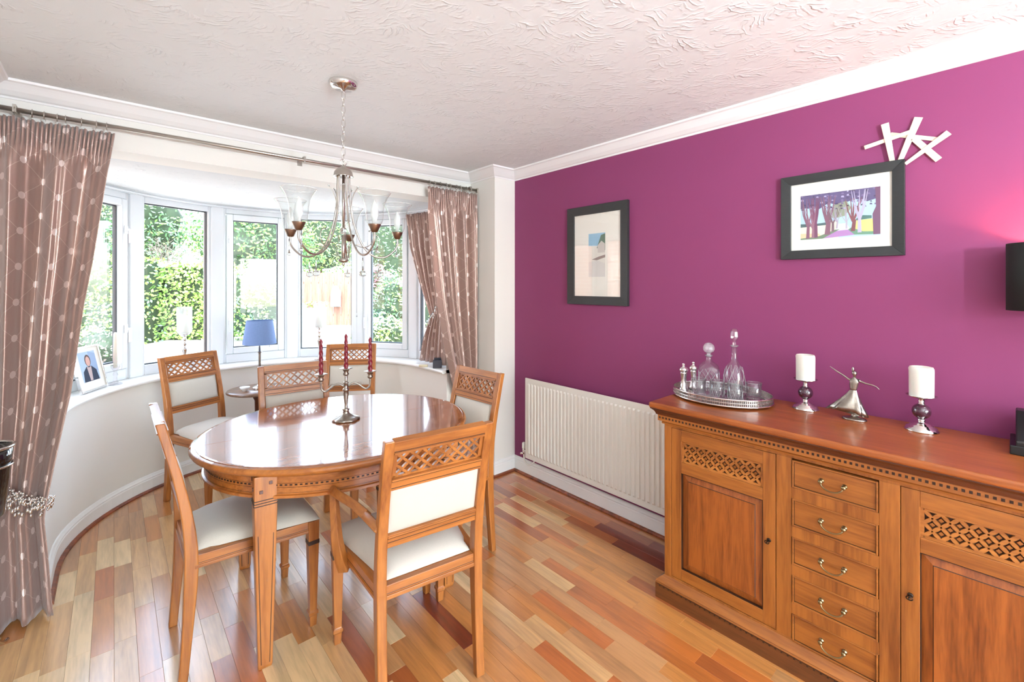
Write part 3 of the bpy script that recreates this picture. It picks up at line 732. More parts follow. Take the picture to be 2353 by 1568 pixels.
# path runs so that "left" is outwards
def around(extra): return [(XBk, Y1 + extra * 0), (XF, Y1), (XF, Y0), (XBk, Y0)]
def sweep_out(prof):   # outwards from the body on three sides
    return sweep([(XBk, Y0), (XF, Y0), (XF, Y1), (XBk, Y1)], [(o, z) for o, z in prof])
m = sweep_out(pr); 
sb(m, 'plinth', M['oak_mid'])
m = sweep_out([(.0, .0685), (.0295, .0685), (.0275, .074), (.030, .078), (.024, .086), (.006, .102), (0, .106)])
sb(m, 'plinth_moulding', M['oak_y'])
m = MB()
for k in range(64): y = Y0 - .02 + (Y1 - Y0 + .04) * (k + .25) / 64; m.box(XF - .0308, XF - .0295, y, y + .0065, .059, .0635)
m.box(XF - .0306, XF - .0295, Y0 - .02, Y1 + .02, .0645, .0665)
for k in range(18):
    x = XF - .02 + (XBk - XF) * (k + .25) / 18; m.box(x, x + .008, Y1 + .0295, Y1 + .0308, .058, .064)
sb(m, 'inlay_band', M['inlay'], kind='stuff')
m = sweep_out([(0, .815), (.008, .817), (.010, .824), (.006, .829), (.022, .832), (.022, .858), (.026, .861), (0, .861)])
sb(m, 'frieze', M['oak_y'])
m = MB(); n = 84
for k in range(n):
    y = Y0 - .02 + (Y1 - Y0 + .04) * (k + .25) / n; m.box(XF - .0228, XF - .0215, y, y + .0078, .843, .852)
for k in range(28): x = XF - .02 + (XBk - XF + .02) * (k + .25) / 28; m.box(x, x + .0078, Y1 + .0215, Y1 + .0228, .843, .852)
sb(m, 'inlay_band', M['inlay'], kind='stuff')
m = sweep_out([(.0, .861), (.028, .861), (.030, .868), (.034, .876), (.042, .884), (.048, .888), (.048, .893), (0, .893)])
sb(m, 'cove_moulding', M['oak_dark'])
m = MB(); m.box(1.885, 2.392, Y0 - .048, 1.157, .893, .92); sb(m, 'top', M['oak_top'], bevel=.009, seg=4)

def door(ya, yb_, keyside):   # ya > yb_
    m = MB(); st = .047; x0, x1 = XF + .001, XF + .020; zt, zb = .804, .115
    m.box(x1 - .001, x1 + .008, yb_ + .003, ya - .003, zb + .003, zt - .003)
    dr = sb(m, 'door', M['oak_z'])
    for (a, b) in ((ya - st, ya), (yb_, yb_ + st)): m = MB(); m.box(x0, x1, a, b, zb, zt); sb(m, 'stile', M['oak_z'], dr, bevel=.0018)
    for (a, b) in ((.752, zt), (.606, .655), (zb, .166)): m = MB(); m.box(x0 + .0003, x1, yb_ + st, ya - st, a, b); sb(m, 'rail', M['oak_y'], dr, bevel=.0018)
    m = MB(); m.box(x1 - .004, x1, yb_ + st, ya - st, .655, .752, 0); sb(m, 'lattice_back', M['lattice_bg'], dr)
    W_ = ya - yb_ - 2 * st - .016; H_ = .097 - .014; cy = (ya + yb_) / 2
    m = MB(); q = MB(); pl = lambda x, y, z: (XF + .0115 - y, cy + x, .655 + .007 + z)
    lattice(m, W_, H_, pl, .009, sq=q, ws=.44)
    for (a, b, c, d_) in ((cy - W_ / 2 - .008, cy - W_ / 2 + .002, .655, .752), (cy + W_ / 2 - .002, cy + W_ / 2 + .008, .655, .752), (cy - W_ / 2, cy + W_ / 2, .655, .664), (cy - W_ / 2, cy + W_ / 2, .743, .752)):
        m.box(XF + .008, XF + .016, a, b, c, d_)
    sb(m, 'lattice', M['chair_y'], dr); sb(q, 'lattice_boss', M['oak_y'], dr, norm=True)
    # raised and fielded panel
    m = MB(); y_a, y_b, z_a, z_b = yb_ + st, ya - st, .166, .606; e = .030
    o_ = [(y_a, z_a), (y_b, z_a), (y_b, z_b), (y_a, z_b)]; i_ = [(y_a + e, z_a + e), (y_b - e, z_a + e), (y_b - e, z_b - e), (y_a + e, z_b - e)]; g_ = [(y_a + e + .002, z_a + e + .002), (y_b - e - .002, z_a + e + .002), (y_b - e - .002, z_b - e - .002), (y_a + e + .002, z_b - e - .002)]
    vs = [(XF + .016, y, z) for y, z in o_] + [(XF + .0085, y, z) for y, z in i_] + [(XF + .0065, y, z) for y, z in g_]
    m.add(vs, [(i, (i + 1) % 4, 4 + (i + 1) % 4, 4 + i) for i in range(4)] + [(8, 9, 10, 11)], 0)
    m.add([vs[4 + i] for i in range(4)] + [vs[8 + i] for i in range(4)], [(i, (i + 1) % 4, 4 + (i + 1) % 4, 4 + i) for i in range(4)], 1)
    sb(m, 'panel', [M['oak_panel'], M['inlay']], dr, norm=False)
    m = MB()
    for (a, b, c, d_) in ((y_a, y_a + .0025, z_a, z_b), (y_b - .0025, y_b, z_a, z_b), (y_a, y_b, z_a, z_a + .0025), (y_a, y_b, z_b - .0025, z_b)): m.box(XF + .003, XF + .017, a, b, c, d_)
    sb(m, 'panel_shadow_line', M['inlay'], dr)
    ky = (yb_ + .024) if keyside < 0 else (ya - .024)
    m = MB(); Mx = Matrix.Translation((XF, ky, .457)) @ Matrix.Rotation(R(-90), 4, 'Y')
    m.lathe([(.008, 0), (.007, .0025), (.0015, .003)], seg=14, M=Mx); m.tube([(XF, ky, .457), (XF - .022, ky, .457)], .0022, 8)
    m.tube([(XF - .022 + .0, ky + .009 * math.cos(a) * .9, .457 + .006 * math.sin(a)) for a in [2 * PI * k / 14 for k in range(14)]], .0018, 6, closed=True)
    m.sphere((XF - .022, ky, .457), .0035); sb(m, 'key', M['iron'], dr)
    return dr
tag(door(1.072, .632, -1), 'left cupboard door with lattice panel above a fielded panel')
tag(door(.257, -.183, 1), 'right cupboard door, cut by the picture edge')
for k, zt in enumerate((.799, .652, .505, .358, .211)):
    m = MB(); y0, y1, z0, z1 = .3155, .5745, zt - .104, zt; x0 = XF - .001
    m.box(x0 + .004, x0 + .022, y0, y1, z0, z1); b_ = .006
    for (a, b, c, d_) in ((y0, y0 + b_, z0, z1), (y1 - b_, y1, z0, z1), (y0 + b_, y1 - b_, z0, z0 + b_), (y0 + b_, y1 - b_, z1 - b_, z1)): m.box(x0 - .002, x0 + .006, a, b, c, d_)
    dw = sb(m, 'drawer', M['oak_y'], bevel=.0015)
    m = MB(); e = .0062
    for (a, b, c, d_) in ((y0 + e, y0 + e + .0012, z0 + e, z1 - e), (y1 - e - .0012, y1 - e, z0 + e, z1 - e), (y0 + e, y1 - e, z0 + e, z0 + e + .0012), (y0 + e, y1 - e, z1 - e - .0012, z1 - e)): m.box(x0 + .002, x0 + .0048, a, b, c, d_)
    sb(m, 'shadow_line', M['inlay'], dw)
    m = MB(); zc = zt - .049; yc = .445; h = .035
    for s in (-1, 1):
        m.lathe([(.0085, 0), (.008, .003), (.004, .005), (.004, .010), (.0065, .013), (.0075, .0165), (.0065, .020), (.001, .0225)], (0, 0, 0), 14, M=Matrix.Translation((x0 + .004, yc + s * h, zc)) @ Matrix.Rotation(R(-90), 4, 'Y'))
    m.tube(smooth_path([(x0 - .012, yc - h, zc), (x0 - .016, yc - h * .86, zc - .012), (x0 - .019, yc - h * .45, zc - .021), (x0 - .020, yc, zc - .0235), (x0 - .019, yc + h * .45, zc - .021), (x0 - .016, yc + h * .86, zc - .012), (x0 - .012, yc + h, zc)], 4), .0027, 8)
    sb(m, 'handle', M['brass'], dw, label='antique brass swan-neck pull')

# ------------------------------------------------------------ radiator
rx, ra, rb_, rz0, rz1 = 2.325, 2.47, 1.22, .165, .768
rd = empty('radiator', (2.34, (ra + rb_) / 2, 0), label='long cream ribbed panel radiator under the plum wall', cat='radiator')
def rdb(m, name, mt, **kw):
    m.v = [(x - 2.34, y - (ra + rb_) / 2, z) for x, y, z in m.v]; return m.build(name, mt, rd, **kw)
m = MB(); m.box(rx, rx + .010, rb_, ra, rz0, rz1); n = 37; pw = (ra - rb_ - .05) / n
for k in range(n):
    y = rb_ + .025 + pw * (k + .5); w = pw * .33; z0, z1 = rz0 + .035, rz1 - .035; e = .007; g = .012
    vs = [(rx + .001, y - w, z0), (rx + .001, y + w, z0), (rx + .001, y + w, z1), (rx + .001, y - w, z1), (rx - e, y - w * .55, z0 + g), (rx - e, y + w * .55, z0 + g), (rx - e, y + w * .55, z1 - g), (rx - e, y - w * .55, z1 - g)]
    m.add(vs, [(4, 5, 6, 7), (0, 1, 5, 4), (1, 2, 6, 5), (2, 3, 7, 6), (3, 0, 4, 7)])
rdb(m, 'panel', M['radiator'], bevel=.0015)
m = MB(); m.box(rx + .01, rx + .045, rb_ + .01, ra - .01, rz0 + .03, rz1 - .012); m.box(rx + .045, 2.398, 2.3, 2.34, .3, .7); m.box(rx + .045, 2.398, 1.4, 1.44, .3, .7); rdb(m, 'back_fins', M['radiator'])
m = MB(); m.tube([(rx + .02, ra, .205), (rx + .02, ra + .035, .205)], .008, 10); m.tube([(rx + .02, ra + .035, .18), (rx + .02, ra + .035, .222)], .011, 12); m.tube([(rx + .02, ra + .035, .19), (rx - .012, ra + .035, .19)], .008, 10); rdb(m, 'valve', M['chrome'])
m = MB(); m.lathe([(.013, .222), (.015, .226), (.014, .262), (.009, .268)], (rx + .02, ra + .035, 0), 16); rdb(m, 'valve_cap', M['radiator'])
m = MB(); m.tube(smooth_path([(rx + .02, ra + .035, .182), (rx + .015, ra + .02, .13), (rx + .012, ra - .03, .115), (rx + .02, ra - .07, .145), (rx + .03, ra - .08, .17)], 5), .006, 8); rdb(m, 'pipe', M['radiator'])

# ------------------------------------------------------------ pictures on the plum wall
def frame(name, y0, y1, z0, z1, w, label, tilt=0):
    fr = empty(name, (XR, (y0 + y1) / 2, (z0 + z1) / 2), label=label, cat='picture')
    hy, hz = (y1 - y0) / 2, (z1 - z0) / 2; m = MB()
    # mitred moulding
    o_ = [(-hy, -hz), (hy, -hz), (hy, hz), (-hy, hz)]; i_ = [(-hy + w, -hz + w), (hy - w, -hz + w), (hy - w, hz - w), (-hy + w, hz - w)]
    for k in range(4):
        a, b = o_[k], o_[(k + 1) % 4]; c, d_ = i_[(k + 1) % 4], i_[k]
        vs = [(-.002, *a), (-.002, *b), (-.002, *c), (-.002, *d_), (-.026, *a), (-.026, *b), (-.020, *c), (-.020, *d_)]
        m.add(vs, [(0, 1, 2, 3), (4, 5, 6, 7), (0, 1, 5, 4), (1, 2, 6, 5), (2, 3, 7, 6), (3, 0, 4, 7)])
    m.build('frame', M['black_frame'], fr, .0012)
    m = MB(); m.box(-.010, -.004, -hy + w - .003, hy - w + .003, -hz + w - .003, hz - w + .003); m.build('mount', M['paper'], fr)
    m = MB(); m.box(-.0150, -.0135, -hy + w - .002, hy - w + .002, -hz + w - .002, hz - w + .002); m.build('glass', M['pic_glass'], fr)
    return fr
cols = {}
def cm(r, g, b):
    k = (r, g, b)
    if k not in cols: cols[k] = mat('print ink %d %d %d' % k, srgb(r, g, b), .8)
    return cols[k]
class Print:
    """flat printed sheet; u to the right as seen from the room, v up, both 0..1"""
    def __init__(s, place): s.m = MB(); s.mats = []; s.L = 0; s.place = place
    def poly(s, pts, c):
        mt = cm(*c)
        if mt not in s.mats: s.mats.append(mt)
        s.L += 1; s.m.add([s.place(min(max(u, 0), 1), min(max(v, 0), 1), s.L * .000004) for u, v in pts], [tuple(range(len(pts)))], s.mats.index(mt))
    def stroke(s, pts, w, c):
        for (a, b), (wa, wb) in zip(zip(pts, pts[1:]), zip(w, w[1:])):
            d = Vector(b) - Vector(a); n_ = Vector((-d.y, d.x)).normalized()
            s.poly([(a[0] + n_.x * wa, a[1] + n_.y * wa), (b[0] + n_.x * wb, b[1] + n_.y * wb), (b[0] - n_.x * wb, b[1] - n_.y * wb), (a[0] - n_.x * wa, a[1] - n_.y * wa)], c)
    def build(s, par): return s.m.build('print', s.mats, par, norm=False)
f1 = frame('framed_picture', 1.602, 2.094, 1.338, 1.999, .056, 'portrait black framed picture with reflections, above the radiator')
pc = Print(lambda u, v, e: (-.0102 - e, .068 - .136 * u, -.145 + .288 * v))
pc.poly([(0, 0), (1, 0), (1, 1), (0, 1)], (226, 221, 211)); pc.poly([(0, .72), (1, .7), (1, 1), (0, 1)], (150, 190, 214)); pc.poly([(.5, .66), (1, .6), (1, .98), (.75, .95)], (96, 120, 100))
pc.poly([(.55, .55), (.98, .55), (.98, .75), (.78, .82), (.55, .72)], (206, 198, 190)); pc.poly([(.2, .4), (.6, .46), (1, .5), (1, .44), (.5, .38)], (150, 128, 120)); pc.poly([(0, 0), (1, 0), (1, .3), (.5, .38), (0, .34)], (216, 211, 205)); pc.build(f1)
f2 = frame('framed_picture', .302, .749, 1.590, 1.977, .040, 'landscape black framed print of a tree avenue, below the wooden star')
pc = Print(lambda u, v, e: (-.0102 - e, .1455 - .291 * u, -.105 + .203 * v)); rr = random.Random(5)
pc.poly([(0, 0), (1, 0), (1, 1), (0, 1)], (176, 208, 228)); pc.poly([(0, 0), (.5, 0), (.5, .38), (0, .30)], (236, 224, 206)); pc.poly([(0, 0), (.3, 0), (.25, .12), (0, .14)], (232, 202, 160))
pc.poly([(0, .28), (.4, .30), (.4, .36), (.2, .34), (0, .36)], (74, 104, 108)); pc.poly([(.7, .1), (1, .06), (1, .36), (.72, .34)], (222, 222, 128)); pc.poly([(.72, .34), (.9, .36), (.9, .42), (.8, .44), (.72, .38)], (66, 112, 106))
pc.poly([(.44, .12), (.66, .12), (.6, .30), (.5, .30)], (226, 230, 240)); pc.poly([(.28, 0), (.72, .04), (.62, .16), (.48, .15)], (178, 132, 190))
pc.poly([(0, 0), (.3, 0), (.52, .18), (.46, .18), (.25, .06), (0, .03)], (112, 138, 110)); pc.poly([(.62, .16), (.7, .04), (1, .02), (1, .08), (.8, .1), (.66, .2)], (104, 150, 124))
pc.poly([(0, .70), (0, 1), (1, 1), (1, .78), (.85, .72), (.7, .80), (.5, .70), (.38, .78), (.25, .66), (.12, .72)], (92, 80, 124)); pc.poly([(.36, .5), (.45, .42), (.58, .46), (.66, .62), (.6, .78), (.44, .72)], (146, 156, 132))
for k in range(90):
    u, v = rr.random(), .62 + .38 * rr.random(); c = rr.choice([(176, 168, 204), (70, 58, 100), (120, 106, 150), (60, 50, 84)]); s = .012 + .01 * rr.random()
    pc.poly([(u - s, v - s * .6), (u + s, v - s), (u + s * .6, v + s), (u - s * .7, v + s)], c)
def ptree(u, v, h, c, w=.028):
    pc.stroke([(u, v), (u + rr.uniform(-.02, .02), v + h * .35)], [w, w * .8], c)
    for b in range(6):
        du = rr.uniform(-.12, .12); pc.stroke([(u, v + h * .28), (u + du * .6, v + h * .6), (u + du, v + h)], [w * .5, w * .3, w * .12], c)
for (u, v, h, c, w) in ((.10, .02, .9, (134, 88, 112), .024), (.20, .03, .9, (120, 66, 100), .034), (.17, .03, .7, (150, 104, 124), .018), (.36, .08, .85, (132, 88, 110), .036), (.43, .14, .6, (120, 92, 104), .018), (.48, .2, .5, (170, 160, 180), .012), (.60, .18, .5, (180, 172, 190), .012), (.68, .12, .7, (132, 74, 82), .026), (.76, .08, .9, (186, 178, 204), .024)): ptree(u, v, h, c, w)
pc.poly([(.92, .02), (1, .02), (1, 1), (.94, 1), (.95, .6), (.91, .45)], (112, 72, 104)); pc.build(f2)
m = MB()
def scribble(y0, n, z):   # pencilled title and signature, too faint to read
    pts = [(-.0104, y0 - .0042 * k, z + .0016 * math.sin(k * 2.1) + .001 * math.sin(k * 5.3)) for k in range(n)]
    m.tube(smooth_path(pts, 3), .00025, 4)
scribble(.142, 15, -.116); scribble(-.105, 9, -.112); m.build('pencil_note', cm(150, 148, 146), f2)

# wooden star sculpture
def wy(px, py, x=2.385):
    la = (px - 1176.5) / 1032; D = (FW[0] + la * RT[0], FW[1] + la * RT[1]); t = x / D[0]; return (D[1] * t, 1.47 - (py - 655) / 1032 * t)
st = empty('wall_sculpture', (XR, .3, 2.05), label='pale wooden sticks crossed in a star on the wall', cat='sculpture')
sticks = [((2033.5, 284.6), (2050.8, 372), 1.25, .8), ((2110.7, 268.7), (2067, 371), 1.3, .8), ((1986, 339.5), (2100, 300), .8, .75), ((2045, 307.6), (2152, 319), .75, .75), ((2181, 304), (2080, 377), 1.1, .6), ((2098, 316.5), (2157, 367), 1.0, 1.1)]
for k, (a, b, wa, wb) in enumerate(sticks):
    ya, za = wy(*a); yb2, zb2 = wy(*b); d = Vector((yb2 - ya, zb2 - za)).normalized(); n_ = Vector((-d.y, d.x)); m = MB(); x0 = -.004 - .0042 * [3, 1, 2, 0, 2, 1][k]; vs = []
    for x in (x0, x0 - .004):
        for (y, z, w) in ((ya, za, .0105 * wa), (yb2, zb2, .0105 * wb)):
            for s in (-1, 1): vs.append((x, y - .3 + n_.x * w * s, z - 2.05 + n_.y * w * s))
    m.add(vs, [(0, 1, 3, 2), (4, 5, 7, 6), (0, 1, 5, 4), (2, 3, 7, 6), (0, 2, 6, 4), (1, 3, 7, 5)]); m.build('stick', M['bleached'], st, .0012)

# wall lamp at the right edge
wl = empty('wall_lamp', (2.298, -.062, 1.497), label='wall lamp with black drum shade glowing up and down, cut by the right edge', cat='lamp')
m = MB(); m.lathe([(.090, -.113), (.090, .113), (.0885, .113), (.0885, -.113), (.090, -.113)], seg=48); m.build('lamp_shade', M['black_shade'], wl)
m = MB(); m.lathe([(.0878, -.111), (.0878, .111)], seg=48); m.f = [f for f in m.f if len(f) == 4]; m.m = [0] * len(m.f); m.sm = [True] * len(m.f); m.build('shade_lining', M['gold_lining'], wl)
m = MB(); m.box(.085, .101, -.02, .02, -.05, .05); m.tube([(.09, 0, -.03), (0, 0, -.03)], .006, 8); m.tube([(0, 0, -.035), (0, 0, .0)], .012, 12); m.build('bracket', M['chrome'], wl)
m = MB(); m.sphere((0, 0, .022), .02, 14, 10, sc=(1, 1, 1.3)); m.build('bulb', mat('lit warm bulb', srgb(255, 190, 130), .5, emit=25, ecol=(1, .45, .2, 1)), wl)
ll = bpy.data.lights.new('wall_lamp_light', 'POINT'); ll.energy = 4.2; ll.color = (1, .5, .28); ll.shadow_soft_size = .018
lo = bpy.data.objects.new('wall_lamp_light', ll); COL.objects.link(lo); lo.parent = wl; lo.location = (0, 0, .052)

# ------------------------------------------------------------ things on the sideboard
ZT = .92
tr = empty('serving_tray', (2.195, .954, ZT), label='oval silver gallery tray of decanters on the sideboard', cat='tray')
a_, b_ = .225, .178
m = MB(); m.lathe([(.001, .012), (.99, .012), (1.0, .014), (1.0, .009), (.001, .009)], seg=64, sx=b_, sy=a_); m.build('tray_base', M['mirror'], tr)
m = MB(); K = 150
for k in range(K):
    t0 = 2 * PI * k / K; t1 = t0 + 2 * PI / K * .45; r = .997
    m.add([(b_ * r * math.cos(t), a_ * r * math.sin(t), z) for z in (.013, .040) for t in (t0, t1)] + [(b_ * .99 * math.cos(t), a_ * .99 * math.sin(t), z) for z in (.013, .040) for t in (t0, t1)], [(0, 1, 3, 2), (4, 5, 7, 6), (0, 2, 6, 4), (1, 3, 7, 5)])
m.build('gallery', M['pewter'], tr, kind='stuff')
for (z, r) in ((.011, .0045), (.026, .0018), (.041, .0038)):
    m = MB(); m.tube([(b_ * math.cos(2 * PI * k / 72), a_ * math.sin(2 * PI * k / 72), z) for k in range(72)], r, 8, closed=True, up=(0, 0, 1)); m.build('rim', M['chrome'], tr)
for k in range(4):
    t = PI / 4 + k * PI / 2; m = MB(); m.sphere((b_ * .9 * math.cos(t), a_ * .9 * math.sin(t), .0045), .0055, 10, 6, sc=(1, 1, .8)); m.build('foot', M['chrome'], tr)
ZI = ZT + .0145
def grinder(x, y, label):
    g = empty('pepper_mill', (x, y, ZI), label=label, cat='mill', group='silver mills on the tray')
    m = MB(); m.lathe([(.020, 0), (.022, .004), (.021, .012), (.0165, .02), (.0135, .045), (.013, .065), (.016, .088), (.017, .094), (.012, .096)], seg=24); m.build('body', M['chrome'], g)
    m = MB(); m.lathe([(.015, .097), (.020, .101), (.021, .108), (.017, .116), (.007, .122), (.005, .128), (.007, .132), (.007, .137), (.002, .140)], seg=24); m.build('cap', M['chrome'], g)
grinder(2.158, 1.123, 'silver mill at the left end of the tray, in front'); grinder(2.240, 1.112, 'silver mill on the tray, half hidden by the first')
def decanter(x, y, label, prof, square, stop):
    g = empty('decanter', (x, y, ZI), R(30), label=label, cat='decanter', group='crystal decanters on the tray')
    md_ = (lambda a, z: (1 / max(abs(math.cos(a)), abs(math.sin(a)))) ** .75 if z < square else 1) if square else None
    m = MB(); m.lathe(prof, seg=32, mod=md_); m.build('body', M['crystal'], g)
    m = MB(); rng = random.Random(2); lim = .085 if square else .125
    for k in range(9):      # cut diamond bands raised on the body
        for s in (-1, 1):
            pts = []
            for j in range(9):
                zz = .01 + lim * j / 8; a = 2 * PI * k / 9 + s * j * .12; r = interp([(p_[1], p_[0]) for p_ in prof if p_[1] <= .2], zz) * (md_(a, zz) if md_ else 1) + .0006
                pts.append((r * math.cos(a), r * math.sin(a), zz))
            m.tube(pts, .0011, 5)
    m.build('cut_pattern', M['cut'], g)
    m = MB(); stop(m); m.build('stopper', M['cut'] if square else M['crystal'], g)
    m = MB(); zl = prof[-1][1]
    m.lathe([(prof[-1][0], zl - .004), (.021, zl + .001), (.022, zl + .004), (prof[-1][0] - .002, zl + .001)], seg=24, mod=lambda a, z: 1 + .12 * math.cos(2 * a)); m.build('lip', M['cut'], g)
def ballstop(m):
    m.lathe([(.008, .170), (.010, .180), (.008, .188)], seg=14); pr = [(max(.0285 * math.sin(PI * i / 7), .001), .212 - .0285 * math.cos(PI * i / 7)) for i in range(8)]; m.lathe(pr, seg=10, smooth=False)
def tallstop(m): m.lathe([(.008, .238), (.009, .252), (.007, .258), (.013, .264), (.0185, .272), (.0195, .282), (.0175, .306), (.013, .318), (.004, .322)], seg=8, smooth=False)
decanter(2.282, 1.052, 'squat square crystal decanter with a round ball stopper', [(.046, 0), (.048, .003), (.048, .112), (.044, .125), (.028, .138), (.015, .148), (.013, .160), (.013, .172)], .118, ballstop)
decanter(2.280, .925, 'tall bell shaped crystal decanter with a long stopper', [(.050, 0), (.052, .004), (.050, .04), (.046, .09), (.040, .125), (.026, .148), (.015, .165), (.0125, .19), (.0125, .235)], 0, tallstop)
def tumbler(x, y, label, h=.078, r=.034, cut=True):
    g = empty('whisky_tumbler', (x, y, ZI), label=label, cat='glass', group='tumblers on the tray')
    m = MB(); m.lathe([(.001, 0), (r * .9, 0), (r * .92, .002), (r, h), (r - .0015, h + .0008), (r - .003, h), (r * .86, .012), (.001, .010)], seg=28); m.build('body', M['crystal'], g)
    if cut:
        m = MB()
        for k in range(10):
            for s in (-1, 1):
                pts = [((r * (.92 + .08 * z / h) + .0003) * math.cos(2 * PI * k / 10 + s * z * 11), (r * (.92 + .08 * z / h) + .0003) * math.sin(2 * PI * k / 10 + s * z * 11), z) for z in [.004 + .008 * j for j in range(7)]]
                m.tube(pts, .0009, 5)
        m.build('cut_pattern', M['cut'], g)
    m = MB(); m.tube([(r * math.cos(2 * PI * k / 28), r * math.sin(2 * PI * k / 28), h) for k in range(28)], .0009, 5, closed=True); m.build('rim', M['cut'], g)
tumbler(2.147, 1.040, 'plain glass tumbler standing beside the silver mills', cut=False); tumbler(2.165, .957, 'cut glass tumbler in front of the square decanter')
tumbler(2.160, .872, 'cut glass tumbler in front of the tall decanter', .084, .034); tumbler(2.262, .828, 'plain glass tumbler at the right end of the tray', .074, .034, False)

def pillar_holder(x, y, lab1, lab2, hh=.128):
    g = empty('candle_holder', (x, y, ZT), label=lab1, cat='candle holder', group='pillar candle holders')
    m = MB(); m.lathe([(.051, 0), (.052, .004), (.046, .009), (.045, .013), (.036, .016), (.035, .020), (.026, .023), (.024, .027), (.013, .031), (.010, .036), (.013, .041), (.008, .046)], seg=40); m.build('base', M['chrome'], g)
    m = MB(); m.sphere((0, 0, .073), .029, 24, 16); m.build('glass_ball', M['plum_glass'], g)
    m = MB(); m.lathe([(.008, .098), (.012, .102), (.008, .107), (.011, .112), (.008, .117), (.012, .121), (.030, .124), (.044, .130), (.046, .133), (.030, .1265), (.002, .1255)], seg=40); m.build('pan', M['chrome'], g)
    m = MB(); n = 28; prof = [(.035, 0), (.036, .002), (.0365, .095), (.0368, .106), (.034, .113), (.030, .114), (.027, .108), (.022, .102), (.004, .100)]
    m.lathe(prof, seg=36, mod=lambda a, z: 1 + (.02 * math.cos(3 * a + 1) if z > .1 else 0)); o = m.build('pillar_candle', M['wax_white'], None, label=lab2, cat='candle', group='white pillar candles'); o.location = (x, y, ZT + .127)
    m = MB(); m.tube([(0, 0, .099), (.001, 0, .108)], .001, 5); m.build('wick', M['wick'], o)
pillar_holder(2.294, .625, 'silver candle holder with plum glass ball beside the tray', 'white pillar candle on the holder nearer the tray')
pillar_holder(2.283, .242, 'silver candle holder with plum glass ball right of the dancer', 'white pillar candle on the holder right of the dancer')

# dancer: faces -x, arms along y
dn = empty('dancer_figurine', (2.262, .443, ZT), label='silver dancer figurine with outstretched arms in a swirling dress', cat='figurine')
m = MB(); m.lathe([(.040, 0), (.042, .003), (.038, .007), (.030, .009), (.014, .012), (.010, .02), (.011, .030), (.004, .034)], seg=32, sx=.75, sy=1.0); m.build('base', M['pewter'], dn)
m = MB(); seg = 28; rows = [(.026, .000, .000), (.030, .0, 1.0), (.06, .0, .74), (.09, .0, .45), (.118, .0, .26), (.122, 0, .24)]; vs = []
rows = [(.028, 1.0), (.045, .86), (.065, .69), (.085, .52), (.105, .36), (.120, .26)]
for (z, f) in rows:
    for k in range(seg):
        a = 2 * PI * k / seg; y = .045 * math.cos(a) * f; x = .026 * math.sin(a) * f; fold = 1 + .26 * math.cos(6 * a + z * 34) * f
        lean = .024 * (f - .26) * (2.3 if math.cos(a) > 0 else .25); zz = z + (.012 * math.cos(a) - .012 * math.cos(2 * a)) * max(0, f - .5)
        vs.append((x * fold, y * fold + lean + .004, zz))
m.add(vs, [(i * seg + k, i * seg + (k + 1) % seg, (i + 1) * seg + (k + 1) % seg, (i + 1) * seg + k) for i in range(5) for k in range(seg)] + [tuple(range(seg))], 0, True)
m.build('skirt', M['pewter'], dn)
def skin(name, verts, edges, mt, par, lvl=2):
    me = bpy.data.meshes.new(name); me.from_pydata([v[:3] for v in verts], edges, []); o = bpy.data.objects.new(name, me); COL.objects.link(o); o.parent = par
    o.modifiers.new('skin', 'SKIN'); 
    for i, sv in enumerate(me.skin_vertices[0].data): sv.radius = (verts[i][3], verts[i][4] if len(verts[i]) > 4 else verts[i][3]); sv.use_root = (i == 0)
    sd = o.modifiers.new('sub', 'SUBSURF'); sd.levels = lvl; sd.render_levels = lvl; me.materials.append(mt); return o
V = [(0, .004, .118, .011, .013), (0, .003, .132, .011, .014), (-.001, .001, .150, .012, .018), (0, 0, .162, .009, .014), (0, 0, .170, .0042), (-.001, -.001, .178, .0045), (-.002, -.001, .188, .0105, .009), (-.001, 0, .197, .0065, .006),
     (0, .016, .160, .0045), (0, .038, .176, .0035), (0, .060, .189, .003), (0, .074, .199, .0022), (-.001, .084, .207, .0016),
     (0, -.016, .160, .0045), (0, -.038, .153, .0035), (0, -.058, .150, .003), (0, -.070, .146, .0022), (-.001, -.080, .136, .0016)]
E_ = [(0, 1), (1, 2), (2, 3), (3, 4), (4, 5), (5, 6), (6, 7), (3, 8), (8, 9), (9, 10), (10, 11), (11, 12), (3, 13), (13, 14), (14, 15), (15, 16), (16, 17)]
skin('body', V, E_, M['pewter'], dn)
m = MB(); m.sphere((.004, .006, .204), .0065, 12, 8, sc=(.7, .7, 1.5)); m.sphere((0, 0, .190), .009, 14, 10); m.build('hair', M['pewter'], dn)
# black speaker dock cut by the right edge
sp = empty('radio_dock', (2.27, -.10, ZT), label='black angular radio on the sideboard, cut by the right edge', cat='radio')
m = MB(); m.add([(x, y, z) for y in (.105, -.13) for (x, z) in ((-.09, .006), (.09, .006), (.09, .05), (.075, .125), (.02, .125), (-.09, .045))], [(0, 1, 2, 3, 4, 5), (11, 10, 9, 8, 7, 6)] + [(i, (i + 1) % 6, 6 + (i + 1) % 6, 6 + i) for i in range(6)]); m.build('body', M['black'], sp, .004)
m = MB(); m.box(-.092, .085, -.12, .118, 0, .03); m.build('foot', M['black'], sp, .003)
m = MB(); m.lathe([(.018, 0), (.018, .006), (.014, .008)], (0, 0, 0), 18, M=Matrix.Translation((-.045, .02, .082)) @ Matrix.Rotation(R(-36), 4, 'Y')); m.build('knob', M['black_gloss'], sp)

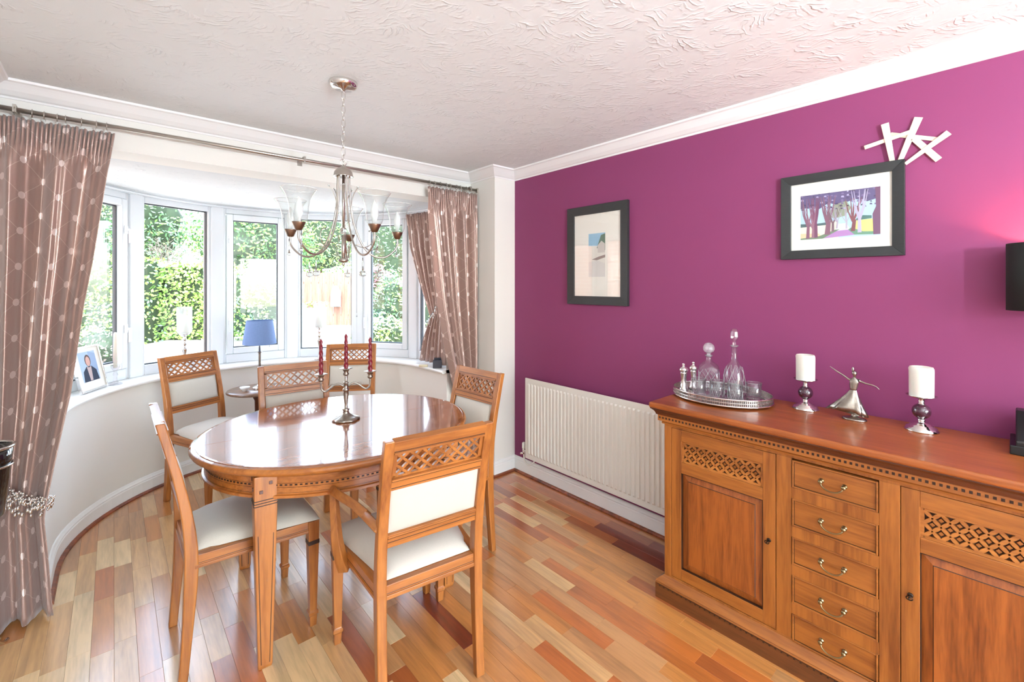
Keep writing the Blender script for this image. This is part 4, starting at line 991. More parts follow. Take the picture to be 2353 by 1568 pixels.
# ------------------------------------------------------------ chandelier
cp = P(789, 1.985, 0); ch = empty('chandelier', (cp.x, cp.y, ZC), label='five-armed brushed nickel chandelier with clear bell shades and crystal drops', cat='chandelier')
zf = lambda z: z - ZC
m = MB(); m.lathe([(.059, 0), (.060, -.006), (.056, -.020), (.046, -.026), (.012, -.030), (.006, -.038), (.001, -.040)], seg=40); m.build('ceiling_rose', M['chrome'], ch)
z = -.040
m = MB(); k = 0
while z > zf(2.03):
    L = .036; a = (k % 2) * PI / 2; pts = []
    for j in range(16):
        t = 2 * PI * j / 16; u = .0075 * math.cos(t); w = (L / 2 - .004) * math.sin(t) + (.004 if math.sin(t) > 0 else -.004); pts.append((u * math.cos(a), u * math.sin(a), z - L / 2 + w))
    m.tube(pts, .0017, 6, closed=True); z -= L - .005; k += 1
m.tube([(.014 * math.cos(t), 0, zf(2.012) + .014 * math.sin(t)) for t in [2 * PI * j / 20 for j in range(20)]], .002, 6, closed=True)
m.build('chain', M['chrome'], ch)
m = MB(); m.lathe([(.003, zf(2.002)), (.006, zf(1.996)), (.012, zf(1.990)), (.028, zf(1.982)), (.038, zf(1.968)), (.042, zf(1.950)), (.043, zf(1.948)), (.036, zf(1.950)), (.001, zf(1.955))], seg=36); m.build('crown', M['nickel'], ch)
m = MB(); m.tube([(0, 0, zf(1.955)), (0, 0, zf(1.72))], .0055, 12); m.tube([(0, 0, zf(1.69)), (0, 0, zf(1.575))], .0085, 14); m.lathe([(.004, zf(1.555)), (.007, zf(1.562)), (.004, zf(1.568)), (.020, zf(1.573)), (.022, zf(1.578)), (.020, zf(1.584)), (.009, zf(1.588))], seg=24)
m.lathe([(.008, zf(1.694)), (.013, zf(1.697)), (.008, zf(1.70))], seg=16); m.lathe([(.008, zf(1.716)), (.013, zf(1.719)), (.008, zf(1.722))], seg=16); m.build('column', M['nickel'], ch)
m = MB(); m.sphere((0, 0, zf(1.708)), .014, 10, 8); m.build('crystal_ball', M['drop_glass'], ch)
fa = math.atan2(FW[1], FW[0]); RA = .242
for k in range(5):
    a = fa - R(-14 + 72 * k); D = lambda r, z, s=0: (r * math.cos(a) - s * math.sin(a), r * math.sin(a) + s * math.cos(a), zf(z))
    m = MB(); m.tube([D(r, z) for r, z in [(p_[0], p_[1]) for p_ in smooth_path([(.026, 1.955, 0), (.028, 1.88, 0), (.034, 1.80, 0), (.052, 1.72, 0), (.085, 1.645, 0), (.13, 1.603, 0), (.18, 1.597, 0), (.22, 1.622, 0), (.243, 1.655, 0), (RA, 1.688, 0)], 5)]], .0042, 8)
    arm = m.build('arm', M['nickel'], ch)
    m = MB(); m.tube([D(r, z, s) for r, z, s in [tuple(p_) for p_ in smooth_path([(.055, 1.90, -.03), (.040, 1.87, -.018), (.034, 1.82, -.006), (.045, 1.75, 0)], 4)]], .0018, 6)
    m.tube([D(r, z, s) for r, z, s in [tuple(p_) for p_ in smooth_path([(.085, 1.645, .0), (.12, 1.63, .02), (.155, 1.64, .035), (.172, 1.672, .04), (.160, 1.700, .04), (.142, 1.70, .04)], 4)]], .0018, 6)
    m.tube([D(r, z, s) for r, z, s in [tuple(p_) for p_ in smooth_path([(.09, 1.64, 0), (.07, 1.652, 0), (.045, 1.64, 0), (.025, 1.59, 0)], 4)]], .0016, 6)
    m.build('scroll', M['nickel'], ch)
    m = MB(); m.sphere(D(.055, 1.902, -.03), .0045, 10, 6); m.sphere(D(.142, 1.70, .04), .0045, 10, 6); m.build('bead', M['drop_glass'], ch)
    cx_, cy_, _ = D(RA, 0); c0 = (cx_, cy_, 0)
    m = MB(); m.lathe([(.006, zf(1.684)), (.013, zf(1.686)), (.025, zf(1.714)), (.026, zf(1.717)), (.010, zf(1.716))], c0, 24); m.build('cup', M['cup_nickel'], ch)
    m = MB(); m.lathe([(.022, zf(1.716)), (.029, zf(1.722)), (.034, zf(1.735)), (.0355, zf(1.755)), (.036, zf(1.775)), (.041, zf(1.80)), (.051, zf(1.825)), (.063, zf(1.843)), (.0655, zf(1.848))], c0, 36)
    m.f = [f for f in m.f if len(f) == 4]; m.m = [0] * len(m.f); m.sm = [True] * len(m.f); sh = m.build('lamp_shade', M['shade_glass'], ch)
    m = MB(); m.tube([(cx_ + .0655 * math.cos(2 * PI * j / 36), cy_ + .0655 * math.sin(2 * PI * j / 36), zf(1.848)) for j in range(36)], .0013, 6, closed=True); m.build('rim', M['bulb_glass'], sh)
    m = MB(); m.lathe([(.009, zf(1.716)), (.009, zf(1.735)), (.012, zf(1.742)), (.0165, zf(1.762)), (.014, zf(1.785)), (.006, zf(1.808)), (.001, zf(1.818))], c0, 18); m.build('candle_bulb', M['bulb_glass'], ch)
    def drop(r, z1, L, rr_, s=0):
        x, y, _ = D(r, 0, s); m = MB(); m.tube([(x, y, zf(z1)), (x, y, zf(z1 - .012))], .0006, 5)
        m.lathe([(.0012, zf(z1 - .010)), (.0022, zf(z1 - L * .35)), (.003, zf(z1 - L + rr_ * 1.7)), (rr_ * .8, zf(z1 - L + rr_ * 1.3)), (rr_, zf(z1 - L + rr_ * .8)), (rr_ * .8, zf(z1 - L + rr_ * .3)), (.001, zf(z1 - L))], (x, y, 0), 16)
        m.build('crystal_drop', M['drop_glass'], ch)
    drop(.155, 1.594, .090, .0155); drop(RA, 1.684, .085, .009, .012)

# ------------------------------------------------------------ curtains
def curtain(name, f, sw, rows, cols_, z0, z1, cloth, mt, label, group=None, rings=(), heading=.075, npl=30, cat='curtain'):
    """f(s,z) -> (x,y) of the cloth's mean line; sw(z)-> (fold amplitude, folds)"""
    root = empty(name, label=label, cat=cat, group=group); m = MB(); vs = []; uv = []
    for j in range(rows + 1):
        z = z1 - (z1 - z0) * (j / rows)
        for i in range(cols_ + 1):
            s = i / cols_; p = Vector(f(s, z)); q = Vector(f(min(s + .01, 1), z)) - Vector(f(max(s - .01, 0), z))
            n_ = Vector((-q.y, q.x)).normalized() if q.length > 1e-6 else Vector((0, 1)); A, N, ph = sw(z)
            d = z1 - z; hd = max(0, 1 - max(0, d - heading) / .10)
            off = A * (1 - .75 * hd) * (math.sin(2 * PI * N * s + ph) + (.22 * math.sin(2 * PI * N * 2.3 * s + 1 + z * .8)) + .06 * math.sin(2 * PI * N * 5.1 * s + z * 3)) + .010 * hd * math.sin(2 * PI * npl * s)
            p = p + n_ * off; vs.append((p.x, p.y, z + (.004 * math.sin(2 * PI * npl * s / 2) if j == 0 else 0))); uv.append((s * cloth, z))
    c = cols_ + 1; m.add(vs, [(j * c + i, j * c + i + 1, (j + 1) * c + i + 1, (j + 1) * c + i) for j in range(rows) for i in range(cols_)], 0, True); m.uv = uv
    o = m.build('fabric', mt, root, norm=False); sd = o.modifiers.new('thick', 'SOLIDIFY'); sd.thickness = .002
    for (x, y, z) in rings:
        m = MB(); m.tube([(x + .004 * math.sin(x * 90), y + .017 * math.cos(t), z + .017 * math.sin(t)) for t in [2 * PI * k / 18 for k in range(18)]], .0018, 6, closed=True)
        m.tube([(x, y, z - .017), (x, y, z - .026)], .0012, 5); m.build('ring', M['nickel'], root)
    return root
PY, PZ = 2.888, 2.231
xr_l = [(.0, -.196), (.08, -.202), (.31, -.216), (.44, -.226), (.507, -.219), (.694, -.190), (.981, -.142), (1.379, -.099), (1.582, -.069), (1.893, -.032), (2.2, .006)]
xl_l = [(0, -.412), (.5, -.405), (2.2, -.415)]
def fL(s, z):
    xa, xb = interp(xl_l, z), interp(xr_l, z); y = PY - .004 - .035 * math.exp(-((z - .62) / .35) ** 2) - .022 * math.exp(-((z - .05) / .25) ** 2)
    return (xa + (xb - xa) * s, y)
def sL(z):
    A = interp([(0, .022), (.45, .016), (.6, .018), (1.0, .028), (2.2, .026)], z); return (A * 1.95, 2.7, .6)
rings = [(-.40 + .0415 * k + .008 * math.sin(k * 5), PY, PZ - .004) for k in range(10)]
curtain('curtain', fL, sL, 70, 220, .012, 2.196, .66, M['curtain'], 'long mauve silk curtain with embroidered dots at the left edge, tied back low', 'mauve embroidered curtains', rings)
xl_r = [(0, 2.02), (.40, 2.02), (.57, 2.0), (.72, 1.947), (.99, 1.888), (1.323, 1.83), (1.648, 1.79), (2.0, 1.75), (2.2, 1.736)]
def fR(s, z):
    xa = interp(xl_r, z); return (xa + (2.178 - xa) * s, PY - .004 - .03 * (1 - s) * math.exp(-((z - .55) / .5) ** 2))
def sR(z): return (interp([(0, .03), (.5, .014), (.9, .03), (2.2, .034)], z), 3.6, 2.2)
rings = [(1.745 + .0475 * k + .008 * math.sin(k * 3), PY, PZ - .004) for k in range(10)]
curtain('curtain', fR, sR, 70, 220, .02, 2.196, .72, M['curtain'], 'long mauve silk curtain with embroidered dots beside the white pier, right of the bay', 'mauve embroidered curtains', rings)
def fB(s, z):
    a1, a2 = 19.5, -7.5; pinch = math.exp(-((z - 1.20) / .22) ** 2)
    a = a1 + (a2 - a1) * s; a_t = -3.5 + (-4) * s; w = interp([(.8, .42), (1.0, .55), (1.2, .80), (1.5, .42), (1.8, .13), (2.1, 0)], z); a = a * (1 - w) + (a2 + (a1 - a2) * .30 * (1 - s)) * w
    r = 1.165; return (CX + r * math.cos(R(a)), CY + r * math.sin(R(a)))
curtain('curtain', fB, lambda z: (interp([(.8, .018), (1.2, .012), (1.5, .018), (2.1, .016)], z), 6.2, 0), 50, 150, ZS + .012, 2.10, .85, M['curtain'], 'short sill-length mauve curtain with crystal tie-back inside the bay', 'mauve embroidered curtains', (), .07, 24)
# track of the bay curtain
m = MB(); m.tube([(CX + 1.165 * math.cos(R(a)), CY + 1.165 * math.sin(R(a)), ZH - .018) for a in range(-8, 190, 4)], .006, 6); m.build('curtain_track', M['upvc'], label='white curved curtain track under the bay ceiling', cat='track')
# pole
po = empty('curtain_pole', (.9, PY, PZ), label='long brushed nickel curtain pole across the bay opening', cat='curtain pole')
m = MB(); m.tube([(XM - .9 + .004, 0, 0), (XN - .9 - .004, 0, 0)], .0105, 14); m.build('pole', M['nickel'], po)
for x in (-.32, .87, 2.12):
    m = MB(); m.box(x - .9 - .006, x - .9 + .006, 0, YW - PY, .008, .018); m.box(x - .9 - .014, x - .9 + .014, YW - PY - .005, YW - PY - .0005, -.018, .022); m.box(x - .9 - .006, x - .9 + .006, -.013, .013, -.014, .02); m.build('bracket', M['nickel'], po)
m = MB()
for sd, x in ((1, XM - .9 + .002), (-1, XN - .9 - .002)): m.box(min(x, x + sd * .012), max(x, x + sd * .012), -.016, .016, -.016, .016)
m.build('end_socket', M['nickel'], po, .003)

# crystal tie-backs
def tieback(name, pts, label, n, rb, drops=True):
    root = empty(name, pts[0], label=label, cat='tie-back', group='crystal bead tie-backs'); p0 = Vector(pts[0]); rg = random.Random(n)
    path = smooth_path([Vector(p) - p0 for p in pts], 14); m = MB(); L = len(path)
    for k in range(n):
        q = path[int(k / n * (L - 1))]; m.sphere(q + Vector((rg.uniform(-1, 1), rg.uniform(-1, .3), rg.uniform(-1, 1))) * rb * (2.4 if n > 100 else 1.2), rb * rg.uniform(.7, 1.3), 8, 5)
    m.build('bead_strand', M['chrome'] if rb > .0045 else M['drop_glass'], root, kind='stuff')
    m = MB()
    for k in range(n // 2):
        f = rg.random(); q = path[int(f * (L - 1))]; d = rg.uniform(.01, .055) * (.5 + math.sin(PI * f)); e = q + Vector((rg.uniform(-.006, .006), -.006 + rg.uniform(-.006, .004), -d))
        m.tube([q, e], .0005, 4); m.sphere(e, rb * rg.uniform(.8, 1.5), 8, 5, sc=(1, 1, 1.5))
    m.build('crystal_drops', M['chrome'] if rb > .004 else M['drop_glass'], root, kind='stuff')
tieback('tie_back', [(-.425, 2.80, .80), (-.385, 2.795, .70), (-.33, 2.795, .615), (-.28, 2.80, .565), (-.235, 2.825, .53), (-.205, 2.87, .52)], 'sparkling crystal bead tie-back around the left curtain', 190, .0050)
ct = lambda a, z, r=1.115: (CX + r * math.cos(R(a)), CY + r * math.sin(R(a)), z)
tieback('tie_back', [ct(4.5, 1.14), ct(2.5, 1.165), ct(0, 1.21), ct(-2.5, 1.25), ct(-4.5, 1.30)], 'crystal bead tie-back around the short bay curtain', 36, .0042)

# ------------------------------------------------------------ things on the window sill and side table
s1 = P(585, 3.56); s1 = Vector((.852, 3.985, 0))
stb = empty('side_table', (s1.x, s1.y, 0), label='small round pedestal side table in the bay under the blue lamp', cat='table')
m = MB(); m.lathe([(.20, .628), (.212, .634), (.214, .642), (.208, .65), (.001, .65)], seg=56); m.build('table_top', M['side_table'], stb)
m = MB(); m.lathe([(.03, .626), (.04, .60), (.022, .56), (.018, .4), (.026, .3), (.034, .24), (.02, .2), (.03, .16), (.03, .12)], seg=24); m.build('pedestal', M['oak_dark'], stb)
for k in range(3):
    a = 2 * PI * k / 3 + .5; m = MB(); m.tube(smooth_path([(.02 * math.cos(a), .02 * math.sin(a), .16), (.1 * math.cos(a), .1 * math.sin(a), .12), (.17 * math.cos(a), .17 * math.sin(a), .03), (.2 * math.cos(a), .2 * math.sin(a), .012)], 4), .012, 8); m.build('leg', M['oak_dark'], stb)
lp = empty('table_lamp', (s1.x + .012, s1.y - .01, .65), label='table lamp with tapered blue shade in front of the window', cat='lamp')
m = MB(); m.lathe([(.052, .006), (.054, .010), (.050, .018), (.030, .028), (.014, .036), (.009, .05)], seg=36); m.lathe([(.050, 0), (.050, .006)], seg=30); m.build('base', M['chrome'], lp)
m = MB(); m.lathe([(.0085, .045), (.0085, .27), (.0085, .285), (.018, .288), (.018, .292), (.0075, .296), (.006, .36), (.005, .42)], seg=18); m.build('pole', M['pewter'], lp)
m = MB(); m.lathe([(.120, .355), (.093, .540)], seg=48); m.f = [f for f in m.f if len(f) == 4]; m.m = [0] * len(m.f); m.sm = [True] * len(m.f); m.build('lamp_shade', M['blue_shade'], lp)
m = MB(); m.tube([(.07, 0, .36), (.07, 0, .325)], .0012, 5); m.build('pull_cord', M['black'], lp)
m = MB(); m.sphere((0, 0, .45), .022, 14, 10, sc=(1, 1, 1.3)); m.build('bulb', M['bulb_glass'], lp)
# small white dish with black foot on the side table
m = MB(); m.lathe([(.016, 0), (.018, .008), (.030, .020), (.036, .034), (.033, .034), (.016, .016), (.001, .014)], seg=24); di = m.build('trinket_dish', M['gloss_white'], label='tiny white dish on the side table beside the lamp foot', cat='dish'); di.location = (s1.x - .095, s1.y - .03, .65)

def hurricane(px, t, lab):
    p = P(px, t, ZS); g = empty('hurricane_lamp', p, label=lab, cat='candle holder', group='silver hurricane holders on the sill')
    m = MB(); m.lathe([(.042, 0), (.043, .004), (.030, .010), (.012, .018), (.008, .04), (.006, .08), (.009, .12), (.020, .165), (.021, .175), (.010, .185), (.008, .195), (.015, .205), (.016, .215), (.007, .225), (.013, .240), (.014, .250), (.008, .262), (.010, .272), (.034, .284), (.038, .290), (.034, .291), (.001, .288)], seg=28); m.build('stem', M['chrome'], g)
    m = MB(); m.lathe([(.036, .291), (.046, .300), (.050, .31), (.050, .50)], seg=36); m.f = [f for f in m.f if len(f) == 4]; m.m = [0] * len(m.f); m.sm = [True] * len(m.f); m.build('glass_shade', M['bulb_glass'], g)
    m = MB(); m.lathe([(.034, .2925), (.035, .295), (.035, .42), (.030, .424), (.001, .42)], seg=28); m.build('pillar_candle', M['wax_white'], g)
hurricane(424, 3.50, 'silver stemmed hurricane candle holder on the sill, left of the blue lamp')
hurricane(734, 4.06, 'silver stemmed hurricane candle holder on the sill, behind the red candles')
p = P(265, 3.02, ZS)
g = empty('crystal_candlestick', p, label='clear crystal candlestick with a white dinner candle beside the photograph', cat='candlestick')
m = MB(); m.lathe([(.038, 0), (.040, .006), (.022, .014), (.011, .022), (.009, .05), (.014, .065), (.009, .08), (.011, .095), (.024, .115), (.026, .13), (.012, .13)], seg=10, smooth=False); m.build('stem', M['crystal'], g)
m = MB(); m.lathe([(.011, .112), (.0105, .34), (.006, .35), (.001, .352)], seg=16); m.build('dinner_candle', M['wax_white'], g)

# photograph frame
pa, pb = Vector((-.152, 3.76, ZS)), Vector((-.023, 4.005, ZS)); u_ = (pb - pa).normalized()
g = empty('photo_frame', (pa + pb) / 2 + Vector((.0, .0, .003)), math.atan2(u_.y, u_.x), label='silver photograph frame on the sill, half behind the left curtain', cat='photo frame')
tl = Matrix.Rotation(R(-12), 4, 'X'); fw_, fh = .250, .285
def tb_(m): m.v = [tuple(tl @ Vector(v)) for v in m.v]; return m
m = MB(); w = .012
for (a, b, c, d_) in ((-fw_ / 2, -fw_ / 2 + w, 0, fh), (fw_ / 2 - w, fw_ / 2, 0, fh), (-fw_ / 2 + w, fw_ / 2 - w, 0, w), (-fw_ / 2 + w, fw_ / 2 - w, fh - w, fh)): m.box(a, b, -.008, .010, c, d_)
tb_(m).build('frame', M['chrome'], g, .002)
m = MB(); m.box(-fw_ / 2 + w, fw_ / 2 - w, -.001, .006, w, fh - w); tb_(m).build('mount', M['paper'], g)
pc = Print(lambda u, v, e: tuple(tl @ Vector((-.078 + .156 * u, -.0014 - e * 25, .062 + .188 * v))))
pc.poly([(0, 0), (1, 0), (1, 1), (0, 1)], (176, 196, 216)); pc.poly([(.5, .2), (1, .3), (1, .9), (.6, 1)], (152, 172, 204)); pc.poly([(.06, 0), (.12, .34), (.34, .5), (.64, .5), (.88, .34), (.95, 0)], (42, 52, 74)); pc.poly([(.42, .02), (.36, .5), (.5, .46), (.62, .5), (.56, .02)], (196, 176, 176))
pc.poly([(.49 + .17 * math.cos(2 * PI * k / 16), .70 + .20 * math.sin(2 * PI * k / 16)) for k in range(16)], (96, 74, 72)); pc.poly([(.49 + .125 * math.cos(2 * PI * k / 16), .67 + .165 * math.sin(2 * PI * k / 16)) for k in range(16)], (214, 168, 156)); pc.build(g)
m = MB(); m.bar((0, .058, .20), (0, .125, .004), .03, .003); m.build('stand', M['black'], g)
# dark box and cream card on the sill by the right curtain
p = P(1016, 3.60, ZS)
m = MB(); m.box(-.035, .035, -.03, .03, 0, .060); m.box(-.028, .028, .018, .024, .06, .078)
ob = m.build('speaker_box', mat('charcoal box', srgb(64, 64, 74), .6), label='small charcoal box on the sill beside the right curtain', cat='box', bevel=.003); ob.location = p + Vector((-.01, .055, .0)); ob.rotation_euler = (0, 0, R(-35))
m = MB(); m.tube([(-.035, 0, .011), (.035, 0, .011)], .011, 16); ob = m.build('cream_roll', mat('cream tape roll', srgb(226, 216, 184), .7), label='small cream roll lying on the sill under the short curtain', cat='roll'); p = P(990, 3.70, ZS); ob.location = p + Vector((-.07, -.0, 0)); ob.rotation_euler = (0, 0, R(-50))
# blind cord by the right casement
v5 = VP_[5]; q = Vector((CX, CY, 0)) + (v5 - Vector((CX, CY, 0))).normalized() * 1.215
g = empty('blind_cord', (q.x, q.y, 1.20), label='thin grey blind cord with white toggle hanging between the right windows', cat='cord')
m = MB(); m.tube([(0, 0, .0), (0, 0, .88)], .0016, 5); m.tube([(0, 0, .0), (.002, 0, -.33)], .0007, 5); m.build('cord', mat('grey cord', srgb(120, 122, 124), .7), g)
m = MB(); m.lathe([(.003, -.01), (.007, -.03), (.006, .0), (.003, .006)], seg=12); m.build('toggle', M['upvc'], g)

# ------------------------------------------------------------ wine cooler on a stand, cut by the left edge
wc = empty('wine_cooler', (-.372, 2.578, 0), label='black wine cooler bucket with silver rims on a slim stand, cut by the left edge', cat='wine cooler')
m = MB(); m.lathe([(.001, .585), (.056, .585), (.063, .60), (.081, .80), (.085, .852), (.081, .852), (.076, .80), (.054, .605), (.001, .60)], seg=48); m.build('bucket', M['black_gloss'], wc)
for (z, r, rr_) in ((.855, .085, .006), (.785, .0835, .004)): m = MB(); m.tube([(r * math.cos(2 * PI * k / 48), r * math.sin(2 * PI * k / 48), z) for k in range(48)], rr_, 10, closed=True, up=(0, 0, 1)); m.build('rim', M['chrome'], wc)
m = MB(); m.tube([(0, 0, .585), (0, 0, .10)], .008, 12); m.build('pole', M['chrome'], wc)
for k, (dx, dy) in enumerate(((.045, .190), (-.12, -.05), (.045, -.17))):
    m = MB(); m.tube(smooth_path([(0, 0, .12), (dx * .4, dy * .4, .085), (dx * .8, dy * .8, .02), (dx, dy, .008)], 5), .007, 8); m.build('foot', M['chrome'], wc)

# ------------------------------------------------------------ garden
gm = mat('pale gravel drive', srgb(206, 200, 188), .9, noise=(30, .12, .2)); m = MB(); m.add([(-40, -30, -.2), (50, -30, -.2), (50, 50, -.2), (-40, 50, -.2)], [(0, 1, 2, 3)]); m.build('ground', gm, kind='structure', label='pale paved drive outside the window')
LG = [mat('leaf green %d' % i, srgb(*c), .55, spec=.3) for i, c in enumerate([(104, 144, 66), (134, 172, 80), (164, 192, 104), (76, 112, 68), (112, 146, 116), (186, 112, 130), (160, 140, 130)])]
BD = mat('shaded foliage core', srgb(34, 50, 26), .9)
def bush(name, c, half, n, pal, label, group=None, leaf=.10, boxy=False, rz=0, cat='bush', trunk=0):
    rg = random.Random(int(c[0] * 31 + c[1] * 17 + n)); root = empty(name, (c[0], c[1], -.2), rz, label=label, cat=cat, group=group); zc = c[2] + .2
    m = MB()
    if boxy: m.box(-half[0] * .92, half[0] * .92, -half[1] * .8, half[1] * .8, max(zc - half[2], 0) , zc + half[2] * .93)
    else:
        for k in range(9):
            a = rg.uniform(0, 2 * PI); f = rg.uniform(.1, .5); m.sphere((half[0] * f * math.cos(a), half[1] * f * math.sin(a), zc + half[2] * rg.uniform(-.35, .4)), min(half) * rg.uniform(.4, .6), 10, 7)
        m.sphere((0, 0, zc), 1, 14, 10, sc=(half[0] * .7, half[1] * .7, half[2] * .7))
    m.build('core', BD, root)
    m = MB()
    for k in range(n):
        if boxy:
            ax = rg.choice((0, 0, 0, 1, 2)); u, v = rg.uniform(-1, 1), rg.uniform(-1, 1)
            p = Vector((u * half[0], -half[1] * rg.uniform(.82, 1.05), v * half[2])) if ax == 0 else (Vector((rg.choice((-1, 1)) * half[0], u * half[1], v * half[2])) if ax == 1 else Vector((u * half[0], v * half[1], half[2] * rg.uniform(.9, 1.05))))
        else:
            d = Vector((rg.gauss(0, 1), rg.gauss(0, 1), rg.gauss(0, 1))).normalized(); lump = 1 + .14 * math.sin(5 * d.x + 3 * d.z + c[0]) + .12 * math.sin(7 * d.y - 4 * d.z + c[1]); f = rg.uniform(.72, 1.0) * lump
            p = Vector((d.x * half[0] * f, d.y * half[1] * f, d.z * half[2] * f))
        p.z += zc
        if p.z < .02: p.z = rg.uniform(.02, .3)
        a = Vector((rg.gauss(0, 1), rg.gauss(0, 1), rg.gauss(0, 1))).normalized(); b = a.orthogonal().normalized(); s = leaf * rg.uniform(.6, 1.3)
        m.add([p - a * s * .5, p + b * s * .28, p + a * s * .5, p - b * s * .28], [(0, 1, 2, 3)], rg.choice(range(len(pal))))
    m.build('foliage', [LG[i] for i in pal], root, norm=False, kind='stuff')
    if trunk:
        m = MB(); m.tube([(0, 0, 0), (.1, 0, zc * .5), (0, 0, zc)], [trunk, trunk * .8, trunk * .4], 8); m.build('trunk', mat('bark', srgb(84, 66, 50), .9) if 'bark' not in bpy.data.materials else bpy.data.materials['bark'], root)
    return root
camz = -math.atan2(.664, .748)
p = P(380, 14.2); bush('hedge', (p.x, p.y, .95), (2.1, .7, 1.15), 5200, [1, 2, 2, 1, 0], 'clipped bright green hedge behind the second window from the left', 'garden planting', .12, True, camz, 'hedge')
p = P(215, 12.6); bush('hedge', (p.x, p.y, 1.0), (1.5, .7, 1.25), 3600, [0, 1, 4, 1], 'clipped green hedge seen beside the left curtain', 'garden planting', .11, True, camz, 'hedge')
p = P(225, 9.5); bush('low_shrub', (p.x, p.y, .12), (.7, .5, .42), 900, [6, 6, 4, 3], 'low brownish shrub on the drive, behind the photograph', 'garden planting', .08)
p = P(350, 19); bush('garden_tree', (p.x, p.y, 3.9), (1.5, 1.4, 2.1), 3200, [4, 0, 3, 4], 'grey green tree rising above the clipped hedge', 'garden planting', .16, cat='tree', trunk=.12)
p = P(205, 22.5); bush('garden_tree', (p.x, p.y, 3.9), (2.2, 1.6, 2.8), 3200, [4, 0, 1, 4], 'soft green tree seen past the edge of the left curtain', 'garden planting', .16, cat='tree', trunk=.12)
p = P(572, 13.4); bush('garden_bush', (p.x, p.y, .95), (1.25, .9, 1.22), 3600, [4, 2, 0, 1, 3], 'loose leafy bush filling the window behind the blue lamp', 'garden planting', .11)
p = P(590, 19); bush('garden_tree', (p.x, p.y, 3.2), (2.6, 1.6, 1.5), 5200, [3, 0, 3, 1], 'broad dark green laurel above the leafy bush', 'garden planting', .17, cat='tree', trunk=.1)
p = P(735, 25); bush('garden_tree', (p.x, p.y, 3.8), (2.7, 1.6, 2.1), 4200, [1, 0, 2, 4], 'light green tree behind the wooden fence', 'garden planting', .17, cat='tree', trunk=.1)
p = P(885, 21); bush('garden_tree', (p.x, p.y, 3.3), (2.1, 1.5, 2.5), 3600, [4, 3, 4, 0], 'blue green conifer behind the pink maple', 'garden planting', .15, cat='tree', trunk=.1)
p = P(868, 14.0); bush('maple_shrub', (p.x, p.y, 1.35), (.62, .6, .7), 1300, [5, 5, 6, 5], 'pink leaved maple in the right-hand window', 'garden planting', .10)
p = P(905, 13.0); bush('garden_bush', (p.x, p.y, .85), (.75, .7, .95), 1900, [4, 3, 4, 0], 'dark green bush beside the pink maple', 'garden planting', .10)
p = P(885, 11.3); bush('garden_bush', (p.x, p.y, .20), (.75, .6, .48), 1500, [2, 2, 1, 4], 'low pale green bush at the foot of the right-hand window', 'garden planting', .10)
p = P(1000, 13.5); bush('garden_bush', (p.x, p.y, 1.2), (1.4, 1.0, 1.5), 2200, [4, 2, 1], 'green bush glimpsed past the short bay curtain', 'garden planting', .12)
# bare branched shrub
p = P(432, 16.6); g = empty('bare_shrub', (p.x, p.y, -.2), label='bare branching shrub above the clipped hedge', cat='shrub'); m = MB(); rg = random.Random(8)
def br(p0, d, L, r, lv):
    p1 = p0 + d * L; m.tube([p0, (p0 + p1) / 2 + Vector((rg.uniform(-.05, .05), 0, rg.uniform(-.05, .05))), p1], [r, r * .8, r * .6], 5)
    if lv:
        for k in range(4): br(p0 + d * L * rg.uniform(.4, 1), (d + Vector((rg.gauss(0, .7), rg.gauss(0, .5), rg.gauss(0, .35)))).normalized(), L * .62, r * .6, lv - 1)
for k in range(5): br(Vector((rg.uniform(-.3, .3), 0, .0)), Vector((rg.uniform(-.6, .6), 0, 1.5)).normalized(), 1.7, .035, 4)
m.build('branches', mat('grey bark', srgb(120, 108, 98), .9), g, kind='stuff')
# fence
A_, B_ = P(655, 18.1, -.2), P(835, 18.1, -.2); fn = empty('garden_fence', A_, math.atan2(B_.y - A_.y, B_.x - A_.x), label='tall pinkish wooden board fence across the drive', cat='fence')
FWD = wood('fence board', srgb(140, 100, 82), srgb(108, 74, 58), 'z', .8, 0); L = (B_ - A_).length; bw = .15; nb = int(L / bw)
for k in range(nb): m = MB(); m.box(k * bw, k * bw + bw - .008, (k % 2) * .012, .02 + (k % 2) * .012, .05, 2.15 + .01 * (k % 3)); m.build('board', FWD, fn)
m = MB(); m.box(0, L, .034, .07, .4, .5); m.box(0, L, .034, .07, 1.7, 1.8); m.build('fence_rail', FWD, fn)
p = P(772, 17.9, 1.22); g = empty('arch_plaque', p, fn.rotation_euler.z, label='gothic arch shaped green plaque hanging on the fence', cat='plaque')
def gothic(w, h, n=8):
    pts = [(-w, 0), (w, 0), (w, h * .5)]; pts += [(w * math.cos(PI / 2 * k / n), h * .5 + h * .5 * math.sin(PI / 2 * k / n)) for k in range(1, n)]; pts += [(0, h)] + [(-w * math.cos(PI / 2 * k / n), h * .5 + h * .5 * math.sin(PI / 2 * k / n)) for k in range(n - 1, 0, -1)]; return pts + [(-w, h * .5)]
Mx = Matrix.Rotation(R(90), 4, 'X') @ Matrix.Translation((0, -.62, 0))
m = MB(); m.prism(gothic(.20, .84), .0, .04, 0, Mx); m.build('frame', mat('slate grey frame', srgb(100, 112, 112), .6), g)
m = MB(); m.prism(gothic(.165, .76), .04, .05, 0, Matrix.Rotation(R(90), 4, 'X') @ Matrix.Translation((0, -.59, 0))); m.build('panel', mat('mottled green panel', srgb(122, 168, 150), .6, noise=(14, .45, 0)), g)
